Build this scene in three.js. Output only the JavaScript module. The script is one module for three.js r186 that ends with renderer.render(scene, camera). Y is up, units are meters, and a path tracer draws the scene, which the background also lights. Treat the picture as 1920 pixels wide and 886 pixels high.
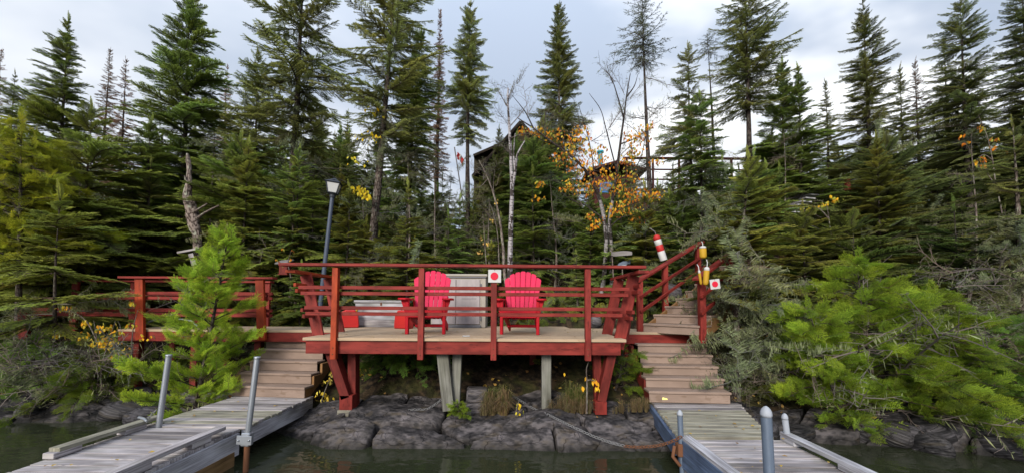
import * as THREE from 'three';
import { mergeGeometries } from 'three/addons/utils/BufferGeometryUtils.js';

// ---------------------------------------------------------------- camera
const EYE = 1.9, FOCAL = 745, HORIZON = 573, ROLL = 0.0061, PITCH = 0.05;
const CENTRE = HORIZON - FOCAL * Math.tan(PITCH);             // row of the lens axis: the picture is the upper part of a taller frame
const scene = new THREE.Scene();
const camera = new THREE.PerspectiveCamera(2 * Math.atan(CENTRE / FOCAL) * 180 / Math.PI, 1920 / (2 * CENTRE), 0.05, 2000);
camera.position.set(0, EYE, 0);
camera.rotation.order = 'YXZ';
camera.rotation.set(PITCH, 0, ROLL);
camera.setViewOffset(1920, 2 * CENTRE, 0, 0, 1920, 886);

// ---------------------------------------------------------------- random and noise
function rng(seed) { let s = seed >>> 0; return () => { s = (s + 0x6D2B79F5) | 0; let t = Math.imul(s ^ (s >>> 15), 1 | s); t = (t + Math.imul(t ^ (t >>> 7), 61 | t)) ^ t; return ((t ^ (t >>> 14)) >>> 0) / 4294967296; }; }
function hash2(x, y, s) { let h = Math.imul(x, 374761393) + Math.imul(y, 668265263) + Math.imul(s, 974634777); h = Math.imul(h ^ (h >>> 13), 1274126177); return ((h ^ (h >>> 16)) >>> 0) / 4294967296; }
function vnoise(x, y, px, py, s) {        // tiles after px, py cells (0: does not tile)
  let x0 = Math.floor(x), y0 = Math.floor(y); const fx = x - x0, fy = y - y0, u = fx * fx * (3 - 2 * fx), v = fy * fy * (3 - 2 * fy);
  const w = (a, p) => p ? ((a % p) + p) % p : a;
  const a = hash2(w(x0, px), w(y0, py), s), b = hash2(w(x0 + 1, px), w(y0, py), s), c = hash2(w(x0, px), w(y0 + 1, py), s), d = hash2(w(x0 + 1, px), w(y0 + 1, py), s);
  return a + (b - a) * u + (c - a) * v + (a - b - c + d) * u * v;
}
function fbm(x, y, px, py, oct, s) { let f = 0, a = 0.5, n = 0; for (let i = 0; i < oct; i++) { f += a * vnoise(x, y, px, py, s + i * 17); n += a; a *= 0.5; x *= 2; y *= 2; px *= 2; py *= 2; } return f / n; }
function noise3(x, y, z, s) { return (vnoise(x, y, 0, 0, s) + vnoise(y + 31.7, z, 0, 0, s + 5) + vnoise(z + 11.3, x, 0, 0, s + 9)) / 3; }
const clamp = (x, a, b) => Math.min(b, Math.max(a, x)), lerp = (a, b, t) => a + (b - a) * t, smooth = (a, b, x) => { const t = clamp((x - a) / (b - a), 0, 1); return t * t * (3 - 2 * t); };
function curve(table, x) { if (x <= table[0][0]) return table[0][1]; for (let i = 1; i < table.length; i++) if (x <= table[i][0]) return lerp(table[i - 1][1], table[i][1], (x - table[i - 1][0]) / (table[i][0] - table[i - 1][0])); return table[table.length - 1][1]; }

// ---------------------------------------------------------------- sky, sun, exposure
{
  const W = 2048, H = 1024, d = new Float32Array(W * H * 4);
  for (let j = 0; j < H; j++) {
    const el = ((j + 0.5) / H - 0.5) * Math.PI, sy = Math.sin(el), cy = Math.cos(el);
    for (let i = 0; i < W; i++) {
      const az = ((i + 0.5) / W - 0.5) * 2 * Math.PI, dx = cy * Math.cos(az), dz = cy * Math.sin(az);
      let r, g, b;
      const h = Math.max(sy, 0) + 0.16;
      const px = dx / h, pz = dz / h;
      const n1 = fbm(px * 1.5 + 3.1, pz * 2.1 + 7.7, 0, 0, 6, 11), n2 = fbm(px * 0.5 + 9, pz * 0.8 + 2, 0, 0, 4, 41);
      const side = smooth(-0.5, 0.6, dx);                    // the cloud is thinner towards one side
      const c = smooth(0.36, 0.66, lerp(0.5, 0.6 * n1 + 0.4 * n2, lerp(0.45, 1.5, side)) + 0.07 * side - 0.03);
      const lift = 0.92 + 0.10 * sy + 1.6 * Math.pow(Math.max(sy, 0), 3.5);   // overcast: brightest overhead
      const A = [0.138, 0.163, 0.205], B = [0.340, 0.346, 0.354];
      r = lerp(A[0], B[0], c) * lift; g = lerp(A[1], B[1], c) * lift; b = lerp(A[2], B[2], c) * lift;
      if (sy < 0) { const k = smooth(0, -0.08, sy); r = lerp(r, 0.10, k); g = lerp(g, 0.11, k); b = lerp(b, 0.10, k); }
      const o = (j * W + i) * 4; d[o] = r; d[o + 1] = g; d[o + 2] = b; d[o + 3] = 1;
    }
  }
  const t = new THREE.DataTexture(d, W, H, THREE.RGBAFormat, THREE.FloatType);
  t.mapping = THREE.EquirectangularReflectionMapping; t.magFilter = THREE.LinearFilter; t.minFilter = THREE.LinearFilter; t.needsUpdate = true;
  scene.background = t; scene.environment = t;
}
const sun = new THREE.DirectionalLight(new THREE.Color(1.0, 0.93, 0.82), 1.5);
sun.position.set(-11, 16, 24); sun.target.position.set(0, 1, -8); sun.castShadow = true; sun.shadow.radius = 40;
sun.shadow.mapSize.set(2048, 2048);
Object.assign(sun.shadow.camera, { left: -25, right: 25, top: 25, bottom: -25, near: 0.5, far: 80 });
scene.add(sun, sun.target);
const renderer = new THREE.WebGLRenderer({ antialias: true });
renderer.setSize(1024, 472); renderer.shadowMap.enabled = true;
renderer.toneMapping = THREE.LinearToneMapping; renderer.toneMappingExposure = 3.55;

// ---------------------------------------------------------------- places: a sight line and a depth give a point
function at(u, v, z) {
  let x = (u - 960) / FOCAL, y = (CENTRE - v) / FOCAL;
  const c = Math.cos(ROLL), s = Math.sin(ROLL); [x, y] = [x * c - y * s, x * s + y * c];
  const dy = y * Math.cos(PITCH) + Math.sin(PITCH), dz = -(Math.cos(PITCH) - y * Math.sin(PITCH)), t = z / dz;
  return new THREE.Vector3(x * t, EYE + dy * t, z);
}
const V = (x, y, z) => new THREE.Vector3(x, y, z);
const SHORE = [[-40, -6.6], [-14, -6.3], [-8, -6.3], [-5.2, -6.7], [-3.6, -6.0], [-2.4, -5.35], [0, -5.3], [1.6, -5.3], [2.3, -5.3], [4, -5.75], [5.4, -5.5], [6.6, -5.1], [9, -4.9], [14, -4.6], [40, -4.2]];
const RISE = [[-40, -3.2], [-8, -3], [-2, -1.3], [0, -0.22], [0.7, 0.10], [1.3, 0.36], [1.9, 0.72], [3.0, 1.22], [4.2, 1.55], [6, 2.15], [10, 3.6], [15, 5.5], [19, 6.7], [24, 7.3], [40, 7.2], [90, 5], [300, 0]];
function ground(x, z) {
  const d = curve(SHORE, x) - z;
  let y = curve(RISE, d);
  const k = smooth(0.2, 4, d);
  y += k * (0.55 * (fbm(x * 0.33 + 5, z * 0.33, 0, 0, 4, 71) - 0.5) + 0.0) + smooth(4, 14, d) * 1.2 * (fbm(x * 0.11 + 2, z * 0.11, 0, 0, 3, 77) - 0.5);
  if (x > -8.4 && x < 3.6 && z > -9.2 && z < -4) y = Math.min(y, 1.16);
  if (d > 6) y += smooth(6, 14, Math.abs(x)) * smooth(6, 16, d) * 0.5;
  return y;
}

// ---------------------------------------------------------------- textures
function dataTex(w, h, fn, srgb = true) {
  const a = new Uint8Array(w * h * 4);
  for (let y = 0; y < h; y++) for (let x = 0; x < w; x++) { const c = fn(x / w, y / h), o = (y * w + x) * 4; a[o] = clamp(c[0] * 255, 0, 255); a[o + 1] = clamp(c[1] * 255, 0, 255); a[o + 2] = clamp(c[2] * 255, 0, 255); a[o + 3] = 255; }
  const t = new THREE.DataTexture(a, w, h, THREE.RGBAFormat); t.wrapS = t.wrapT = THREE.RepeatWrapping; t.magFilter = THREE.LinearFilter; t.minFilter = THREE.LinearMipmapLinearFilter; t.generateMipmaps = true;
  if (srgb) t.colorSpace = THREE.SRGBColorSpace; t.needsUpdate = true; return t;
}
const grainAt = (u, v, s) => 0.55 * fbm(u * 4, v * 48, 4, 48, 4, s) + 0.45 * fbm(u * 10, v * 110, 10, 110, 2, s + 3);   // u along the grain, 1 unit = 2 m by 0.5 m
const mix3 = (a, b, t) => [lerp(a[0], b[0], t), lerp(a[1], b[1], t), lerp(a[2], b[2], t)];
const greyWoodTex = dataTex(512, 512, (u, v) => { const g = grainAt(u, v, 1), m = fbm(u * 6, v * 4, 6, 4, 4, 21); let c = mix3([0.46, 0.44, 0.44], [0.80, 0.785, 0.79], smooth(0.2, 0.75, g * 0.6 + m * 0.45)); c = mix3(c, [0.60, 0.60, 0.54], smooth(0.55, 0.72, fbm(u * 9, v * 6, 9, 6, 3, 33)) * 0.25); return c; });
const woodBump = dataTex(512, 512, (u, v) => { const g = grainAt(u, v, 1); return [g, g, g]; }, false);
const redTex = dataTex(512, 512, (u, v) => { const m = fbm(u * 8, v * 6, 8, 6, 4, 51), g = grainAt(u, v, 57); const c = mix3([0.74, 0.70, 0.70], [1.0, 1.0, 1.0], smooth(0.25, 0.7, 0.75 * m + 0.25 * g)); return mix3(c, [0.66, 0.60, 0.60], smooth(0.66, 0.8, fbm(u * 22, v * 16, 22, 16, 3, 59)) * 0.7); });
const tanTex = dataTex(512, 512, (u, v) => { const m = fbm(u * 6, v * 3, 6, 3, 4, 61), g = fbm(u * 16, v * 60, 16, 60, 3, 63); const c = mix3([0.90, 0.895, 0.89], [1, 1, 1], smooth(0.25, 0.75, 0.7 * m + 0.3 * g)); return mix3(c, [0.74, 0.71, 0.66], smooth(0.64, 0.82, fbm(u * 16, v * 8, 16, 8, 3, 67)) * 0.5); });
const rockF = (u, v) => 0.6 * fbm(u * 5, v * 5, 5, 5, 6, 81) + 0.4 * fbm(u * 24, v * 24, 24, 24, 3, 83);
const rockTex = dataTex(1024, 1024, (u, v) => { const f = rockF(u, v); let c = mix3([0.20, 0.20, 0.215], [0.50, 0.485, 0.49], smooth(0.28, 0.7, f)); c = mix3(c, [0.66, 0.64, 0.66], smooth(0.56, 0.8, fbm(u * 9, v * 12, 9, 12, 5, 91)) * 0.6); c = mix3(c, [0.16, 0.16, 0.16], smooth(0.56, 0.8, fbm(u * 13, v * 20, 13, 20, 5, 93)) * 0.5); return mix3(c, [0.42, 0.36, 0.24], smooth(0.6, 0.75, fbm(u * 7, v * 7, 7, 7, 4, 97)) * 0.35); });
const rockBump = dataTex(1024, 1024, (u, v) => { const f = rockF(u, v), cr = smooth(0.03, 0.0, Math.abs(fbm(u * 6, v * 6, 6, 6, 4, 99) - 0.5)); const k = clamp(f - cr * 0.25, 0, 1); return [k, k, k]; }, false);
const barkF = (u, v) => { const w = fbm(u * 6, v * 8, 6, 8, 3, 103); return Math.abs(fbm((u + w * 0.06) * 16, v * 10, 16, 10, 4, 105) - 0.5) * 2; };
const barkTex = dataTex(512, 512, (u, v) => { const c = mix3([0.20, 0.17, 0.155], [0.45, 0.41, 0.385], smooth(0.02, 0.4, barkF(u, v))); return mix3(c, [0.56, 0.58, 0.52], smooth(0.55, 0.7, fbm(u * 6, v * 6, 6, 6, 4, 107)) * 0.75); });
const barkBump = dataTex(512, 512, (u, v) => { const k = barkF(u, v); return [k, k, k]; }, false);
const birchTex = dataTex(512, 512, (u, v) => { let c = mix3([0.66, 0.63, 0.62], [0.86, 0.85, 0.86], fbm(u * 4, v * 8, 4, 8, 4, 111)); const dash = smooth(0.60, 0.70, fbm(u * 5, v * 40, 5, 40, 2, 113)); const patch = smooth(0.60, 0.68, fbm(u * 4, v * 6, 4, 6, 4, 117)); c = mix3(c, [0.22, 0.19, 0.18], Math.max(dash * 0.8, patch * 0.9)); return c; });
const soilTex = dataTex(1024, 1024, (u, v) => { const a = fbm(u * 10, v * 10, 10, 10, 5, 121), b = fbm(u * 40, v * 40, 40, 40, 3, 123); let c = mix3([0.12, 0.10, 0.08], [0.27, 0.22, 0.165], smooth(0.3, 0.7, b)); c = mix3(c, [0.21, 0.23, 0.10], smooth(0.42, 0.66, a) * 0.6); return c; });
const soilBump = dataTex(512, 512, (u, v) => { const k = fbm(u * 30, v * 30, 30, 30, 4, 127); return [k, k, k]; }, false);
const plainNoise = dataTex(256, 256, (u, v) => { const k = 0.86 + 0.14 * fbm(u * 8, v * 8, 8, 8, 4, 131); return [k, k, k]; });
const waterBump = dataTex(512, 512, (u, v) => { const k = 0.6 * fbm(u * 6, v * 14, 6, 14, 4, 137) + 0.4 * fbm(u * 20, v * 34, 20, 34, 3, 139); return [k, k, k]; }, false);

const M = (o) => new THREE.MeshPhysicalMaterial({ specularIntensity: o.metalness || o.roughness < 0.5 ? 1 : 0.35, ...o });
const lin = (r, g, b) => new THREE.Color().setRGB(r, g, b);
const MAT = {
  red: M({ color: lin(0.235, 0.029, 0.022), map: redTex, bumpMap: woodBump, bumpScale: 0.0008, roughness: 0.62 }),
  orange: M({ color: lin(0.37, 0.050, 0.013), map: redTex, bumpMap: woodBump, bumpScale: 0.0008, roughness: 0.6 }),
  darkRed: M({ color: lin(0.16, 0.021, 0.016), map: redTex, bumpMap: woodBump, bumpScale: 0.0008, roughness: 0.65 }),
  tan: M({ color: lin(0.47, 0.35, 0.24), map: tanTex, bumpMap: woodBump, bumpScale: 0.0002, roughness: 0.75 }),
  step: M({ color: lin(0.292, 0.214, 0.176), map: tanTex, bumpMap: woodBump, bumpScale: 0.0002, roughness: 0.75 }),
  stringer: M({ color: lin(0.26, 0.14, 0.06), map: tanTex, bumpMap: woodBump, bumpScale: 0.001, roughness: 0.75 }),
  grey: M({ color: lin(0.82, 0.80, 0.82), map: greyWoodTex, bumpMap: woodBump, bumpScale: 0.003, roughness: 0.85 }),
  greyGreen: M({ color: lin(0.62, 0.62, 0.50), map: greyWoodTex, bumpMap: woodBump, bumpScale: 0.003, roughness: 0.88 }),
  greyDark: M({ color: lin(0.46, 0.445, 0.455), map: greyWoodTex, bumpMap: woodBump, bumpScale: 0.003, roughness: 0.88 }),
  whiteWood: M({ color: lin(0.84, 0.88, 0.95), map: greyWoodTex, bumpMap: woodBump, bumpScale: 0.002, roughness: 0.7 }),
  bluePaint: M({ color: lin(0.20, 0.30, 0.50), map: greyWoodTex, bumpMap: woodBump, bumpScale: 0.002, roughness: 0.6 }),
  oldTimber: M({ color: lin(0.42, 0.27, 0.12), map: greyWoodTex, bumpMap: woodBump, bumpScale: 0.004, roughness: 0.85 }),
  postGrey: M({ color: lin(0.36, 0.375, 0.33), map: greyWoodTex, bumpMap: woodBump, bumpScale: 0.003, roughness: 0.88 }),
  chair: M({ color: lin(0.70, 0.014, 0.082), map: plainNoise, roughness: 0.55 }),
  chairFaded: M({ color: lin(0.60, 0.020, 0.080), map: plainNoise, roughness: 0.6 }),
  chairRed: M({ color: lin(0.62, 0.010, 0.024), map: plainNoise, roughness: 0.55 }),
  shed: M({ color: lin(0.40, 0.36, 0.375), map: plainNoise, roughness: 0.6 }),
  shedTrim: M({ color: lin(0.40, 0.365, 0.32), map: plainNoise, roughness: 0.6 }),
  shedLid: M({ color: lin(0.18, 0.18, 0.20), map: plainNoise, roughness: 0.6 }),
  metal: M({ color: lin(0.40, 0.43, 0.48), map: plainNoise, roughness: 0.45, metalness: 0.65 }),
  bluePipe: M({ color: lin(0.125, 0.165, 0.235), map: plainNoise, roughness: 0.5, metalness: 0.2 }),
  capGrey: M({ color: lin(0.36, 0.39, 0.45), map: plainNoise, roughness: 0.5 }),
  rust: M({ color: lin(0.17, 0.075, 0.04), map: plainNoise, roughness: 0.9 }),
  lampPole: M({ color: lin(0.075, 0.095, 0.14), map: plainNoise, roughness: 0.5 }),
  chainMetal: M({ color: lin(0.20, 0.20, 0.21), map: plainNoise, roughness: 0.6, metalness: 0.3 }),
  lampMetal: M({ color: lin(0.05, 0.058, 0.075), map: plainNoise, roughness: 0.55 }),
  lampGlass: M({ color: lin(0.80, 0.80, 0.80), roughness: 0.25 }),
  white: M({ color: lin(0.58, 0.58, 0.58), map: plainNoise, roughness: 0.6 }),
  signRed: M({ color: lin(0.58, 0.014, 0.04), roughness: 0.55 }),
  canRed: M({ color: lin(0.55, 0.016, 0.014), map: plainNoise, roughness: 0.4 }),
  yellow: M({ color: lin(0.50, 0.29, 0.02), map: plainNoise, roughness: 0.6 }),
  buoyRed: M({ color: lin(0.50, 0.03, 0.03), map: plainNoise, roughness: 0.5 }),
  rock: M({ map: rockTex, color: lin(0.40, 0.40, 0.43), bumpMap: rockBump, bumpScale: 0.05, roughness: 0.82 }),
  ledge: M({ map: rockTex, vertexColors: true, color: lin(0.46, 0.44, 0.44), bumpMap: rockBump, bumpScale: 0.05, roughness: 0.75 }),
  ledgeDark: M({ map: rockTex, vertexColors: true, color: lin(0.29, 0.285, 0.29), bumpMap: rockBump, bumpScale: 0.05, roughness: 0.75 }),
  rockDark: M({ map: rockTex, color: lin(0.27, 0.27, 0.28), bumpMap: rockBump, bumpScale: 0.05, roughness: 0.6 }),
  concrete: M({ map: rockTex, color: lin(0.70, 0.68, 0.70), bumpMap: rockBump, bumpScale: 0.008, roughness: 0.9 }),
  bark: M({ map: barkTex, color: lin(0.80, 0.78, 0.78), bumpMap: barkBump, bumpScale: 0.02, roughness: 0.95 }),
  barkDark: M({ map: barkTex, color: lin(0.42, 0.40, 0.42), bumpMap: barkBump, bumpScale: 0.02, roughness: 0.95 }),
  barkGrey: M({ map: barkTex, color: lin(1.5, 1.48, 1.5), bumpMap: barkBump, bumpScale: 0.012, roughness: 0.95 }),
  birchGrey: M({ map: birchTex, color: lin(0.42, 0.42, 0.43), roughness: 0.9 }),
  birch: M({ map: birchTex, color: lin(0.62, 0.62, 0.66), roughness: 0.85 }),
  soil: M({ map: soilTex, bumpMap: soilBump, bumpScale: 0.06, roughness: 1 }),
  needle: new THREE.MeshPhysicalMaterial({ vertexColors: true, roughness: 1, specularIntensity: 0.1, side: THREE.DoubleSide, transmission: 0.55, thickness: 0 }),
  leaf: new THREE.MeshPhysicalMaterial({ color: 0xffffff, roughness: 1, specularIntensity: 0.25, side: THREE.DoubleSide, transmission: 0.45, thickness: 0 }),
  cabinWall: M({ color: lin(0.085, 0.075, 0.042), map: greyWoodTex, roughness: 0.9 }),
  cabinRoof: M({ color: lin(0.16, 0.13, 0.095), map: rockTex, roughness: 0.95 }),
  farRed: M({ color: lin(0.075, 0.022, 0.018), map: redTex, roughness: 0.8 }),
  blueTrim: M({ color: lin(0.05, 0.16, 0.42), roughness: 0.6 }),
  pane: M({ color: lin(0.10, 0.14, 0.20), roughness: 0.08 }),
  teal: M({ color: lin(0.03, 0.30, 0.40), roughness: 0.5 }),
};

for (const [k, m] of Object.entries(MAT)) if (!['needle', 'leaf'].includes(k)) m.color.multiplyScalar(0.77);
// ---------------------------------------------------------------- builders
const taken = {};
function numbered(n) { const k = taken[n] = (taken[n] ?? -1) + 1; return k ? n + '_' + String(k).padStart(3, '0') : n; }
function tag(o, label, category, group, kind) { if (label) o.userData.label = label; if (category) o.userData.category = category; if (group) o.userData.group = group; if (kind) o.userData.kind = kind; return o; }
function thing(name, label, category, p = V(0, 0, 0), group) { const o = new THREE.Group(); o.name = numbered(name); o.position.copy(p); scene.add(o); return tag(o, label, category, group); }
function origin(parent) { const p = V(0, 0, 0); for (let o = parent; o && o !== scene; o = o.parent) p.add(o.position); return p; }
function mesh(parent, name, geo, mat) { const m = new THREE.Mesh(geo, mat); m.name = parent === scene ? numbered(name) : name; m.castShadow = m.receiveShadow = true; parent.add(m); return m; }
function part(parent, name) { const g = new THREE.Group(); g.name = name; parent.add(g); return g; }

let pieceSeed = 1;
const boxCache = new Map();
function chamferBox(lx, ly, lz, r = 0.004) {          // 44 triangles, uv in metres / (2, 0.5) with the grain along the longest side
  r = Math.min(r, lx / 3, ly / 3, lz / 3);
  const variant = pieceSeed++ % 5, key = [lx, ly, lz, r, variant].map((x) => +x.toFixed(4)).join();
  if (boxCache.has(key)) return boxCache.get(key);
  const h = [lx / 2, ly / 2, lz / 2], pos = [], nor = [], uv = [];
  const long = lx >= ly && lx >= lz ? 0 : ly >= lz ? 1 : 2, ou = hash2(variant, 3, 7), ov = hash2(variant, 5, 9);
  const P = (s, a) => { const p = [0, 1, 2].map((i) => s[i] * (i === a ? h[i] : h[i] - r)); return p; };
  const tri = (p, q, t) => {
    const A = new THREE.Vector3(...p), n = new THREE.Vector3().subVectors(new THREE.Vector3(...q), A).cross(new THREE.Vector3().subVectors(new THREE.Vector3(...t), A)).normalize();
    const mid = [0, 1, 2].map((i) => p[i] + q[i] + t[i]); if (n.x * mid[0] + n.y * mid[1] + n.z * mid[2] < 0) { [q, t] = [t, q]; n.negate(); }
    const an = [Math.abs(n.x), Math.abs(n.y), Math.abs(n.z)], na = an.indexOf(Math.max(...an)); let ua = long === na ? (na + 1) % 3 : long, va = 3 - na - ua;
    for (const c of [p, q, t]) { pos.push(...c); nor.push(n.x, n.y, n.z); uv.push(c[ua] / 2 + ou, c[va] / 0.5 + ov + na * 0.37); }
  };
  for (let a = 0; a < 3; a++) for (const s of [-1, 1]) { const b = (a + 1) % 3, c = (a + 2) % 3, S = (x, y) => { const v = [0, 0, 0]; v[a] = s; v[b] = x; v[c] = y; return v; }; const q = [P(S(-1, -1), a), P(S(1, -1), a), P(S(1, 1), a), P(S(-1, 1), a)]; tri(q[0], q[1], q[2]); tri(q[0], q[2], q[3]); }
  for (let a = 0; a < 3; a++) { const b = (a + 1) % 3, c = (a + 2) % 3; for (const s of [-1, 1]) for (const t of [-1, 1]) { const S = (x) => { const v = [0, 0, 0]; v[a] = x; v[b] = s; v[c] = t; return v; }; const q = [P(S(-1), b), P(S(1), b), P(S(1), c), P(S(-1), c)]; tri(q[0], q[1], q[2]); tri(q[0], q[2], q[3]); } }
  for (const x of [-1, 1]) for (const y of [-1, 1]) for (const z of [-1, 1]) tri(P([x, y, z], 0), P([x, y, z], 1), P([x, y, z], 2));
  const g = new THREE.BufferGeometry(); g.setAttribute('position', new THREE.Float32BufferAttribute(pos, 3)); g.setAttribute('normal', new THREE.Float32BufferAttribute(nor, 3)); g.setAttribute('uv', new THREE.Float32BufferAttribute(uv, 2));
  boxCache.set(key, g); return g;
}
// a box; centre in the world unless the thing is built round its own origin
function box(parent, name, mat, [lx, ly, lz], [x, y, z], rot = [0, 0, 0], r) {
  const m = mesh(parent, name, chamferBox(lx, ly, lz, r), mat); m.position.set(x, y, z).sub(origin(parent)); m.rotation.set(...rot); return m;
}
// a squared bar from p to q; w across (level), t the other way
function bar(parent, name, mat, p, q, w, t, roll = 0, r) {
  const d = q.clone().sub(p), L = d.length(); d.normalize();
  const m = mesh(parent, name, chamferBox(+L.toFixed(3), t, w, r), mat);
  let up = Math.abs(d.y) > 0.9 ? V(1, 0, 0) : V(0, 1, 0); const zz = d.clone().cross(up).normalize(), yy = zz.clone().cross(d).normalize();
  m.quaternion.setFromRotationMatrix(new THREE.Matrix4().makeBasis(d, yy, zz)); if (roll) m.rotateX(roll);
  m.position.copy(p).add(q).multiplyScalar(0.5).sub(origin(parent)); return m;
}
function tubeGeo(pts, radii, sides = 8, caps = true, wob = 0, seed = 1) {
  const pos = [], uv = [], idx = [], n = pts.length; let len = 0;
  let ref = V(0.31, 0.17, 0.93);
  for (let i = 0; i < n; i++) {
    const d = pts[Math.min(n - 1, i + 1)].clone().sub(pts[Math.max(0, i - 1)]).normalize();
    const a = ref.clone().addScaledVector(d, -ref.dot(d)).normalize(), b = d.clone().cross(a); ref = a;
    if (i) len += pts[i].distanceTo(pts[i - 1]);
    const r = typeof radii === 'number' ? radii : radii[i];
    for (let k = 0; k <= sides; k++) { const t = k / sides * Math.PI * 2, w = wob ? 1 + wob * (vnoise((k % sides) * 0.9, len * 6, sides, 0, seed) - 0.5) * 2 : 1; pos.push(pts[i].x + (a.x * Math.cos(t) + b.x * Math.sin(t)) * r * w, pts[i].y + (a.y * Math.cos(t) + b.y * Math.sin(t)) * r * w, pts[i].z + (a.z * Math.cos(t) + b.z * Math.sin(t)) * r * w); uv.push(k / sides, len / 1.0); }
  }
  for (let i = 0; i < n - 1; i++) for (let k = 0; k < sides; k++) { const o = i * (sides + 1) + k; idx.push(o, o + 1, o + sides + 1, o + 1, o + sides + 2, o + sides + 1); }
  if (caps) for (const e of [0, n - 1]) { const c = pos.length / 3; pos.push(pts[e].x, pts[e].y, pts[e].z); uv.push(0.5, 0); for (let k = 0; k < sides; k++) { const o = e * (sides + 1) + k; e ? idx.push(o, o + 1, c) : idx.push(o + 1, o, c); } }
  const g = new THREE.BufferGeometry(); g.setAttribute('position', new THREE.Float32BufferAttribute(pos, 3)); g.setAttribute('uv', new THREE.Float32BufferAttribute(uv, 2)); g.setIndex(idx); g.computeVertexNormals(); return g;
}
function tube(parent, name, mat, pts, radii, sides = 10, wob = 0) { const o = origin(parent); return mesh(parent, name, tubeGeo(pts.map((p) => p.clone().sub(o)), radii, sides, true, wob, pieceSeed++), mat); }
// a flat outline with depth, in the xy plane, then placed
function slab(parent, name, mat, outline, depth, bevel = 0.004) { const s = new THREE.Shape(outline.map(([x, y]) => new THREE.Vector2(x, y))); const g = new THREE.ExtrudeGeometry(s, { depth: depth - 2 * bevel, bevelEnabled: bevel > 0, bevelThickness: bevel, bevelSize: bevel, bevelSegments: 1, curveSegments: 8 }); g.translate(0, 0, -depth / 2 + bevel); const uv = g.attributes.uv; for (let i = 0; i < uv.count; i++) uv.setXY(i, uv.getX(i) / 2, uv.getY(i) / 0.5); return mesh(parent, name, g, mat); }

// ================================================================ ground, water, rocks
{
  const xs = [], zs = [];
  for (let x = -170; x <= 170;) { xs.push(x); x += Math.abs(x) < 14 ? 0.35 : Math.abs(x) < 34 ? 1 : 8; }
  for (let z = 30; z >= -320;) { zs.push(z); z -= z > 0 ? 6 : z > -4 ? 1 : z > -14 ? 0.3 : z > -32 ? 0.7 : 9; }
  const pos = [], uv = [], idx = [];
  for (const z of zs) for (const x of xs) { pos.push(x, ground(x, z), z); uv.push(x / 3, z / 3); }
  for (let j = 0; j < zs.length - 1; j++) for (let i = 0; i < xs.length - 1; i++) { const o = j * xs.length + i; idx.push(o, o + 1, o + xs.length, o + 1, o + xs.length + 1, o + xs.length); }
  const g = new THREE.BufferGeometry(); g.setAttribute('position', new THREE.Float32BufferAttribute(pos, 3)); g.setAttribute('uv', new THREE.Float32BufferAttribute(uv, 2)); g.setIndex(idx); g.computeVertexNormals();
  tag(mesh(scene, 'ground', g, MAT.soil), 'wooded hillside of dark mossy soil rising from the shore', null, null, 'structure');
  const w = new THREE.PlaneGeometry(700, 400, 1, 1); w.rotateX(-Math.PI / 2); w.translate(0, 0, 190); const wu = w.attributes.uv; for (let i = 0; i < wu.count; i++) wu.setXY(i, wu.getX(i) * 700 / 4, wu.getY(i) * 400 / 4);
  tag(mesh(scene, 'lake_water', w, M({ color: lin(0.020, 0.024, 0.013), roughness: 0.06, bumpMap: waterBump, bumpScale: 0.014 })), 'dark calm lake water along the rocky shore', null, null, 'structure');
}
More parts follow.
